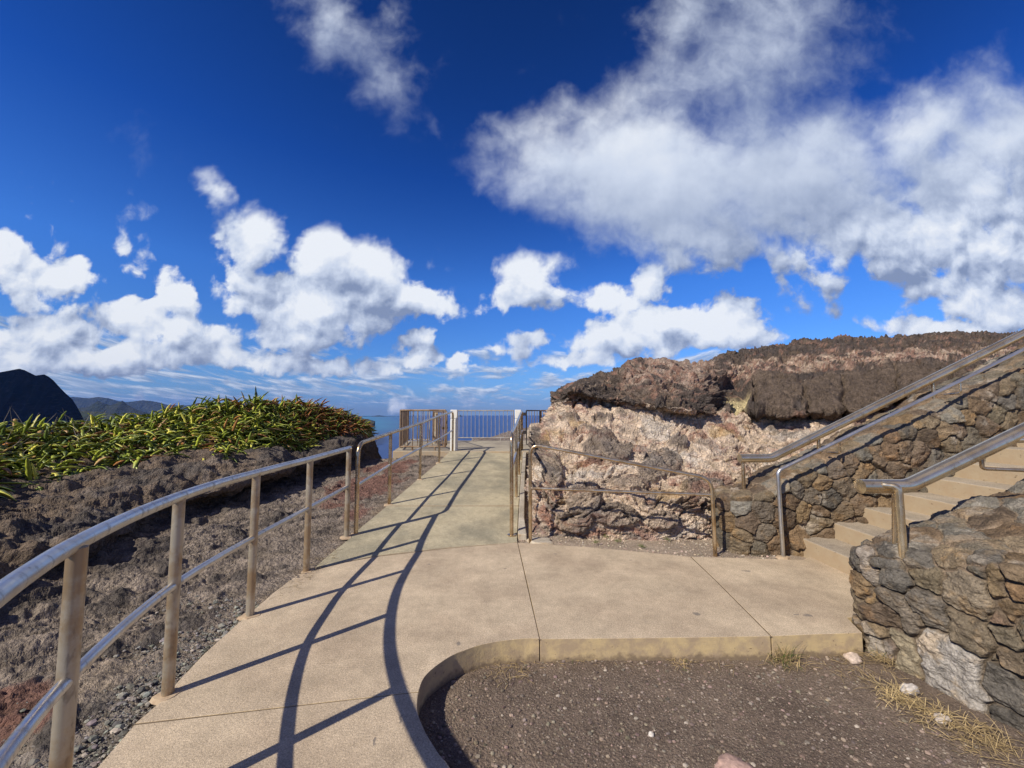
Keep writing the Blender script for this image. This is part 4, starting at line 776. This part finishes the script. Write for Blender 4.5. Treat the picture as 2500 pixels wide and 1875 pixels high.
for z in (1.55, .98): quads_obj('hinge', *box_arr(.34, .46, 12.36, 12.44, z-.05, z+.05), M['black'], p)
bar_fence('fence', 'brown fence receding behind the tuff rock at the right of the deck', 'fence', (.90, 12.45), (2.5, 16.8), .66, 1.66, 20, M['bronze'], .022, .011, 3)
f = thing('gate', 'rusty gate with a black latch standing open beside the left white post', 'gate', (-1.9, 11.6, .6))
tube('frame', fillet([(-2.62, 13.2, 1.62), (-2.62, 13.2, .68), (-1.85, 11.2, .68), (-1.85, 11.2, 1.62), (-2.62, 13.2, 1.62)], .06, 4), .022, M['bronze'], f, 10)
for i in range(7): t = (i+.5)/7; tube('bar', [(-2.62+.77*t, 13.2-2.*t, .68), (-2.62+.77*t, 13.2-2.*t, 1.62)], .010, M['bronze'], f, 8)
quads_obj('latch', *box_arr(-2.0, -1.84, 11.25, 11.33, 1.12, 1.19), M['black'], f)
def wpost(x, y, w, m, label):
    t = thing('fence_post', label, 'post', (x, y, .5)); o = bevel(quads_obj('shaft', *box_arr(x-w/2, x+w/2, y-w/2, y+w/2, .44, 1.42), m, t), .012); o = bevel(quads_obj('cap', *box_arr(x-w/2, x+w/2, y-w/2, y+w/2, 1.427, 1.675), m, t), .012)
wpost(-1.60, 10.95, .19, M['white'], 'white peeling post at the end of the brown pipe railing')
wpost(.165, 10.95, .17, M['white'], 'white post behind the end of the right ramp railing')
wpost(-2.58, 13.35, .15, M['tan'], 'tan and white post inside the left fences, behind the bars')
# ------------------------------------------------------------------ cactus thicket on the ledge
def ribbons(name, base, dirs, L, Wd, droop, cols, m, seg=8, star=True, serr=.16, parent=None):
    n = len(base); V = np.zeros((n, seg+1, 6 if star else 3, 3)); C = np.zeros((n, seg+1, 6 if star else 3, 3)); K = V.shape[2]
    p = base.copy(); d = dirs.copy()
    for s in range(seg+1):
        side = np.cross(d, np.array([0, 0, 1.])); side /= np.linalg.norm(side, axis=1)[:, None]+1e-6; up = np.cross(side, d)
        f = s/seg; w = Wd*np.clip(np.minimum(f*4+.45, (1-f)*3.2+.12), 0, 1)*(1+serr*(1 if s % 2 else -1))
        for q in range(K):
            a = 2*math.pi*q/K+.5; r = w*(.5 if (q % 2 == 0 or not star) else .17)
            V[:, s, q] = p+(side*math.cos(a)+up*math.sin(a)*.8)*r[:, None]; C[:, s, q] = cols*(1+(.35 if q % 2 == 0 else -.25)*star)
        p = p+d*(L/seg)[:, None]; d = d+np.stack([0*L, 0*L, -droop/seg], 1); d /= np.linalg.norm(d, axis=1)[:, None]
    fs = []
    for s in range(seg):
        for q in range(K): fs.append((s*K+q, s*K+(q+1) % K, (s+1)*K+(q+1) % K, (s+1)*K+q))
    Fq = (np.array(fs)[None]+(np.arange(n)*(seg+1)*K)[:, None, None]).reshape(-1, 4)
    return raw(name, V.reshape(-1, 3), Fq, m, parent, col=np.clip(C.reshape(-1, 3), .01, .9))
n = 12000
tu = rng.uniform(1.2, 8.75, n*2); edge = 5.02+.14*(tu < 4)+.35*pn(np.stack([tu*1.4, 0*tu, 0*tu], 1), 3)+.12*pn(np.stack([tu*6, 0*tu, 0*tu], 1), 4)
tv = rng.uniform(4.6, 7.6, n*2); ok = tv > edge; tu, tv = tu[ok][:n], tv[ok][:n]; n = len(tu)
Bp = np.zeros((n, 3))
A = catmull(LCA, tu)                                    # (n, rows, 3)
for i in range(n): Bp[i] = catmull(A[i], np.array([tv[i]]))[0]
den = pn(Bp*np.array([.9, .9, .9]), 6)
Bp[:, 2] += .17*np.exp(-((tu-6.6)/1.1)**2)*np.clip((tv-5.2)*1.2, 0, 1); Bp[:, 2] += rng.uniform(-.04, .16, n)*np.clip(1+den, .5, 1.5)*np.clip((tv-4.9)*1.2, .15, 1)
yaw = rng.normal(-.35, 1.05, n); pit = np.clip(rng.normal(.30, .38, n), -.4, 1.35)
far_up = (Bp[:, 1] > 7.5); pit = pit+far_up*.12; pit = np.where((tv < 5.4) & (rng.random(n) < .5), -.15+0*pit, pit)
dirs = np.stack([np.cos(yaw)*np.cos(pit), np.sin(yaw)*np.cos(pit), np.sin(pit)], 1)
L = rng.uniform(.16, .42, n)*np.where(rng.random(n) < .06, 1.3, 1); Wd = rng.uniform(.03, .06, n)
r = rng.random(n); cols = np.zeros((n, 3)); pal = [((.15, .19, .022), .36), ((.30, .34, .04), .27), ((.07, .105, .02), .12), ((.60, .55, .10), .13), ((.32, .14, .04), .07), ((.40, .25, .10), .06)]
orange = np.exp(-((Bp[:, 0]+4.85)**2+(Bp[:, 1]-10.6)**2)/1.6)
t_ = 0
for cl, pr in pal: cols[(r >= t_) & (r < t_+pr+1e-6)] = cl; t_ += pr
cols[rng.random(n) < orange*.55] = (.33, .13, .04); cols *= rng.uniform(.75, 1.3, (n, 1))
o = ribbons('cactus_thicket', Bp, dirs, L, Wd, rng.uniform(.3, 1.6, n), cols, M['leaf']); tag(o, 'sprawling green and orange strap cactus covering the lava ledge', 'cactus', None, 'stuff')
# the few stems that stand clear of the thicket against the sky
def stem(px, py, Y, L_, pitch, yw, col, label, w=.06):
    b = np.array([T(px, py, Y)]); d = np.array([[math.cos(yw)*math.cos(pitch), math.sin(yw)*math.cos(pitch), math.sin(pitch)]])
    tag(ribbons('cactus_stem', b, d, np.array([L_]), np.array([w]), np.array([-.15]), np.array([col]), M['leaf'], 12), label, 'cactus stem')
stem(626, 1022, 9.3, .78, 1.42, 2.6, (.06, .095, .03), 'tallest dark green cactus stem standing upright against the clouds', .075)
stem(400, 1040, 8.0, .30, 1.25, .4, (.30, .15, .08), 'lone dry orange cactus stem above the middle of the thicket', .04)
stem(540, 1018, 9.0, .34, .9, 2.2, (.05, .09, .02), 'green cactus stem leaning left, left of the tallest stem', .055)
stem(730, 1000, 10.3, .36, .65, .3, (.36, .17, .06), 'long orange cactus stem leaning right over the seaward end', .06)
# dry twigs
n = 260; Tb = np.zeros((n, 3)); A = catmull(LCA, np.where(rng.random(n) < .5, rng.uniform(3., 4.6, n), rng.uniform(7.6, 9.2, n))); tvq = rng.uniform(5.6, 7.2, n)
for i in range(n): Tb[i] = catmull(A[i], tvq[i:i+1])[0]
dirs = rng.normal(size=(n, 3)); dirs[:, 2] = np.abs(dirs[:, 2])+.6; dirs /= np.linalg.norm(dirs, axis=1)[:, None]; Tb[:, 2] += .1
o = ribbons('dry_twigs', Tb, dirs, rng.uniform(.2, .5, n), np.full(n, .008), rng.uniform(-.3, .5, n), np.full((n, 3), .2), M['twig'], 5, False, 0); tag(o, 'thin grey dead twigs poking out of the cactus', 'twigs', None, 'stuff')

# ------------------------------------------------------------------ gravel and straw
ICO = np.array([(0, 0, 1), (.89, 0, .45), (.28, .85, .45), (-.72, .53, .45), (-.72, -.53, .45), (.28, -.85, .45), (.72, .53, -.45), (-.28, .85, -.45), (-.89, 0, -.45), (-.28, -.85, -.45), (.72, -.53, -.45), (0, 0, -1)])
IF = np.array([(0,1,2),(0,2,3),(0,3,4),(0,4,5),(0,5,1),(1,6,2),(2,7,3),(3,8,4),(4,9,5),(5,10,1),(2,6,7),(3,7,8),(4,8,9),(5,9,10),(1,10,6),(6,11,7),(7,11,8),(8,11,9),(9,11,10),(10,11,6)])
def pebbles(name, P, r, cols, label):
    n = len(P); R = rng.normal(size=(n, 3, 3)); Qm, _ = np.linalg.qr(R)
    V = np.einsum('nij,kj->nki', Qm, ICO)*rng.uniform(.75, 1.2, (n, 12, 1)); V = V*r[:, None, None]*np.stack([np.ones(n), rng.uniform(.7, 1, n), rng.uniform(.4, .7, n)], 1)[:, None]+P[:, None]
    o = raw(name, V.reshape(-1, 3), (IF[None]+(np.arange(n)*12)[:, None, None]).reshape(-1, 3), M['pebble'], col=np.clip(np.repeat(cols, 12, 0), .01, .9), smooth=False)
    return tag(o, label, 'gravel', None, 'stuff')
def pcols(n, base, sp=.45, white=.05):
    c = np.array(base)*rng.uniform(1-sp, 1+sp, (n, 1))*rng.uniform(.92, 1.08, (n, 3)); c[rng.random(n) < white] = (.42, .36, .29); return c
from mathutils.geometry import intersect_point_tri_2d
kerb_poly = np.array([p for p in smooth2(inner)]+[p for p in smooth2(inner2)])
def in_dirt(x, y):                                      # right of the kerb curve
    xk = np.interp(-y, -kerb_poly[:, 1][np.argsort(-kerb_poly[:, 1])], kerb_poly[:, 0][np.argsort(-kerb_poly[:, 1])]); return x > xk+.01
n = 17000; x = rng.uniform(-.55, 3.3, n); y = rng.uniform(1.3, 3.02, n); ok = in_dirt(x, y) & ~((x > 2.45) & (y > 1.9+(x-2.45)*.0)) | ((x > .2) & (y < 1.9) & (y > 1.35))
x, y = x[ok], y[ok]; n = len(x); r = np.minimum(.0022/np.power(rng.random(n)+.012, .55), .014)
P = np.stack([x, y, -.158+r*.15+0*x], 1); P[:, 2] = -.158+fbm(P*np.array([1, 1, 0]), 1.2, 4, 2)*.02+fbm(P*np.array([1, 1, 0]), 14, 4, 5)*.007+r*.2
pebbles('gravel', P, r, pcols(n, (.21, .165, .13), .55, .025), 'small pebbles scattered over the dark dirt')
def slope_pts(tu, tv, lift=0.):
    A = catmull(LCA, tu); return np.array([catmull(A[i], tv[i:i+1])[0] for i in range(len(tu))])+np.array([0, 0, lift])
n = 8500; tu = 1.3+2.9*rng.random(n)**1.3; tv = np.abs(rng.normal(0, .42, n)); 
P = slope_pts(tu, np.clip(tv, 0, 1.7)); r = np.minimum(.0042/np.power(rng.random(n)+.02, .5), .026); P[:, 2] += .004+.012*rng.random(n)
pebbles('gravel', P, r, pcols(n, (.21, .195, .17), .5, .03), 'loose grey gravel along the left edge of the walkway')
n = 7000; x = rng.uniform(.05, 3.0, n); y = rng.uniform(4.5, 5.6, n); y2 = rng.uniform(5.2, 10.5, n); far_ = rng.random(n) < .3; x = np.where(far_, rng.uniform(.05, .55, n), x); y = np.where(far_, y2, y)
P = np.stack([x, y, 0*x], 1); P[:, 2] = zrv(P)-.03+.006*rng.random(n); r = np.minimum(.003/np.power(rng.random(n)+.02, .5), .016)
inside = y < np.interp(x, [0.05, .7, 2.1, 3.0], [4.98, 4.85, 4.54, 4.5]); P = P[~inside]; r = r[~inside]; n = len(P)
pebbles('gravel', P, r, pcols(n, (.42, .34, .26), .4, .15), 'pale gravel chips at the foot of the tuff rock')
def tuft(px, py, z, n, L_, col, label, green=.1, spread=.05, flatn=.5, name='grass_tuft'):
    c = np.array(G(px, py, z)); B = np.tile(c, (n, 1))+np.concatenate([rng.normal(0, spread, (n, 2)), np.zeros((n, 1))], 1)
    a = rng.uniform(0, 2*math.pi, n); p = np.abs(rng.normal(flatn, .4, n)); d = np.stack([np.cos(a)*np.cos(p), np.sin(a)*np.cos(p), np.sin(p)], 1)
    C = np.array(col)*rng.uniform(.6, 1.35, (n, 1)); C[rng.random(n) < green] = (.10, .14, .03)
    return tag(ribbons(name, B, d, rng.uniform(.4, 1, n)*L_, np.full(n, .0032), rng.uniform(.2, 1.6, n), C, M['straw'], 5, False, 0), label, 'grass')
ST = (.46, .34, .17)
tuft(1385, 1592, -.155, 110, .09, (.16, .13, .07), 'small greenish dry grass tuft at the kerb below the middle joint', .35, .045, .7)
tuft(1905, 1610, -.155, 150, .20, ST, 'largest dry grass tuft, at the kerb near the right slab joint', .22, .06, .8)
tuft(2150, 1610, -.14, 70, .13, ST, 'straw tuft in the corner where the kerb meets the stone wall', .05, .04)
tuft(2185, 1700, -.14, 120, .13, (.58, .44, .22), 'pale straw tuft left of the upright pale boulder', .0, .05)
tuft(2280, 1745, -.15, 110, .12, (.58, .44, .22), 'pale straw tuft at the foot of the upright pale boulder', .0, .06)
tuft(2400, 1800, -.15, 120, .14, ST, 'straw tuft at the lower right, below the stone wall', .0, .08)
tuft(1660, 1620, -.155, 60, .09, ST, 'thin straw wisp at the middle of the long kerb', .1, .04)
tuft(1245, 1625, -.155, 100, .10, ST, 'flattened straw tuft beside the dark pebble on the kerb curve', .0, .1, .2)
def litter(name, P, L0, L1, col, label, w=.0028):
    n = len(P); a = rng.uniform(0, 2*math.pi, n); p = rng.normal(.08, .12, n); d = np.stack([np.cos(a)*np.cos(p), np.sin(a)*np.cos(p), np.sin(p)], 1)
    tag(ribbons(name, P, d, rng.uniform(L0, L1, n), np.full(n, w), rng.uniform(0, .4, n), np.array(col)*rng.uniform(.6, 1.3, (n, 1)), M['straw'], 4, False, 0), label, 'straw', None, 'stuff')
n = 520; t = rng.random(n); kx = [(1010, 1640), (1120, 1620), (1300, 1600), (1600, 1600), (2050, 1610), (2150, 1640), (2250, 1740), (2400, 1810), (2490, 1840)]
ti = t*(len(kx)-1); kp = np.array([np.interp(ti, range(len(kx)), [q[0] for q in kx]), np.interp(ti, range(len(kx)), [q[1] for q in kx])]).T+rng.normal(0, 1, (n, 2))*np.array([40, 16])
P = np.array([G(a, b, -.148) for a, b in kp]); litter('straw', P, .03, .11, ST, 'dry straw littered along the kerb and the wall foot')
n = 500; P = slope_pts(rng.uniform(3., 7.5, n), np.abs(rng.normal(.08, .12, n)), .02); litter('straw', P, .03, .09, (.36, .28, .16), 'thin dry grass along the left edge of the walkway')
wx = [(1480, 1310), (1430, 1300), (1510, 1322), (1565, 1335), (1615, 1305), (1630, 1318), (1380, 1303), (1455, 1325)]
for q, (a, b) in enumerate(wx):
    o = tuft(a, b, .0, 40, .05, (.17, .19, .06), 'tiny green weed in the gravel below the low two bar railing', .5, .022, .9, 'weed'); o['group'] = 'tiny weeds in the gravel strip'
# single stones
def single(px, py, z, r, col, label, seed):
    p = G(px, py, z); tag(blob('stone', (p[0], p[1], z+r[2]*.45), r, M['pebble'], col, seed, 22, .22), label, 'stone')
single(2082, 1613, -.155, (.050, .045, .035), (.50, .40, .32), 'round pale pink stone near the corner of the kerb and the wall', 3)
single(1790, 1880, -.155, (.085, .06, .028), (.40, .27, .22), 'flat pinkish rock at the bottom edge of the picture', 8)
single(1150, 1592, -.11, (.022, .02, .02), (.05, .045, .045), 'small dark pebble stuck on the face of the kerb curve', 4)
single(1590, 1795, -.155, (.016, .013, .010), (.62, .57, .5), 'small white pebble lying on the dirt', 5)
single(2220, 1690, -.15, (.05, .03, .03), (.5, .45, .4), 'pale chip of stone beside the straw at the wall foot', 6)
single(2300, 1760, -.16, (.04, .03, .022), (.48, .42, .36), 'pale chip of stone under the upright pale boulder', 9)
single(672, 1170, .30, (.20, .15, .13), (.34, .26, .23), 'pale reddish stone sitting in the shade under the lava ledge', 12)

# ------------------------------------------------------------------ the air
V, Fq = box_arr(-26000, 26000, -26000, 26000, -190, 760)
hz = quads_obj('haze', V, Fq, None, None, sharp=False); tag(hz, 'thin blue sea haze over the far hills', 'haze', None, 'stuff')
m = bpy.data.materials.new('haze'); m.use_nodes = True; k = N(m.node_tree); k.n.clear()
pv_ = k.add('ShaderNodeVolumePrincipled', {'Density': 2.2e-5, 'Color': (.12, .30, .85, 1), 'Anisotropy': 0.}); o_ = k.n.new('ShaderNodeOutputMaterial'); k.l.new(pv_.outputs[0], o_.inputs['Volume'])
hz.data.materials.append(m)

# an unseen cumulus added left of the picture to cast shade on the headland
cl = blob('cloud', (-3474, 840, 1420), (1250, 1050, 240), None, (.9, .9, .9), 21, 90, .10); tag(cl, 'unseen cumulus added left of the picture to shade the headland', 'cloud')
m, k = mat('shade_cloud_white'); k.b.inputs['Base Color'].default_value = (.88, .89, .9, 1); k.b.inputs['Roughness'].default_value = 1; cl.data.materials.append(m)
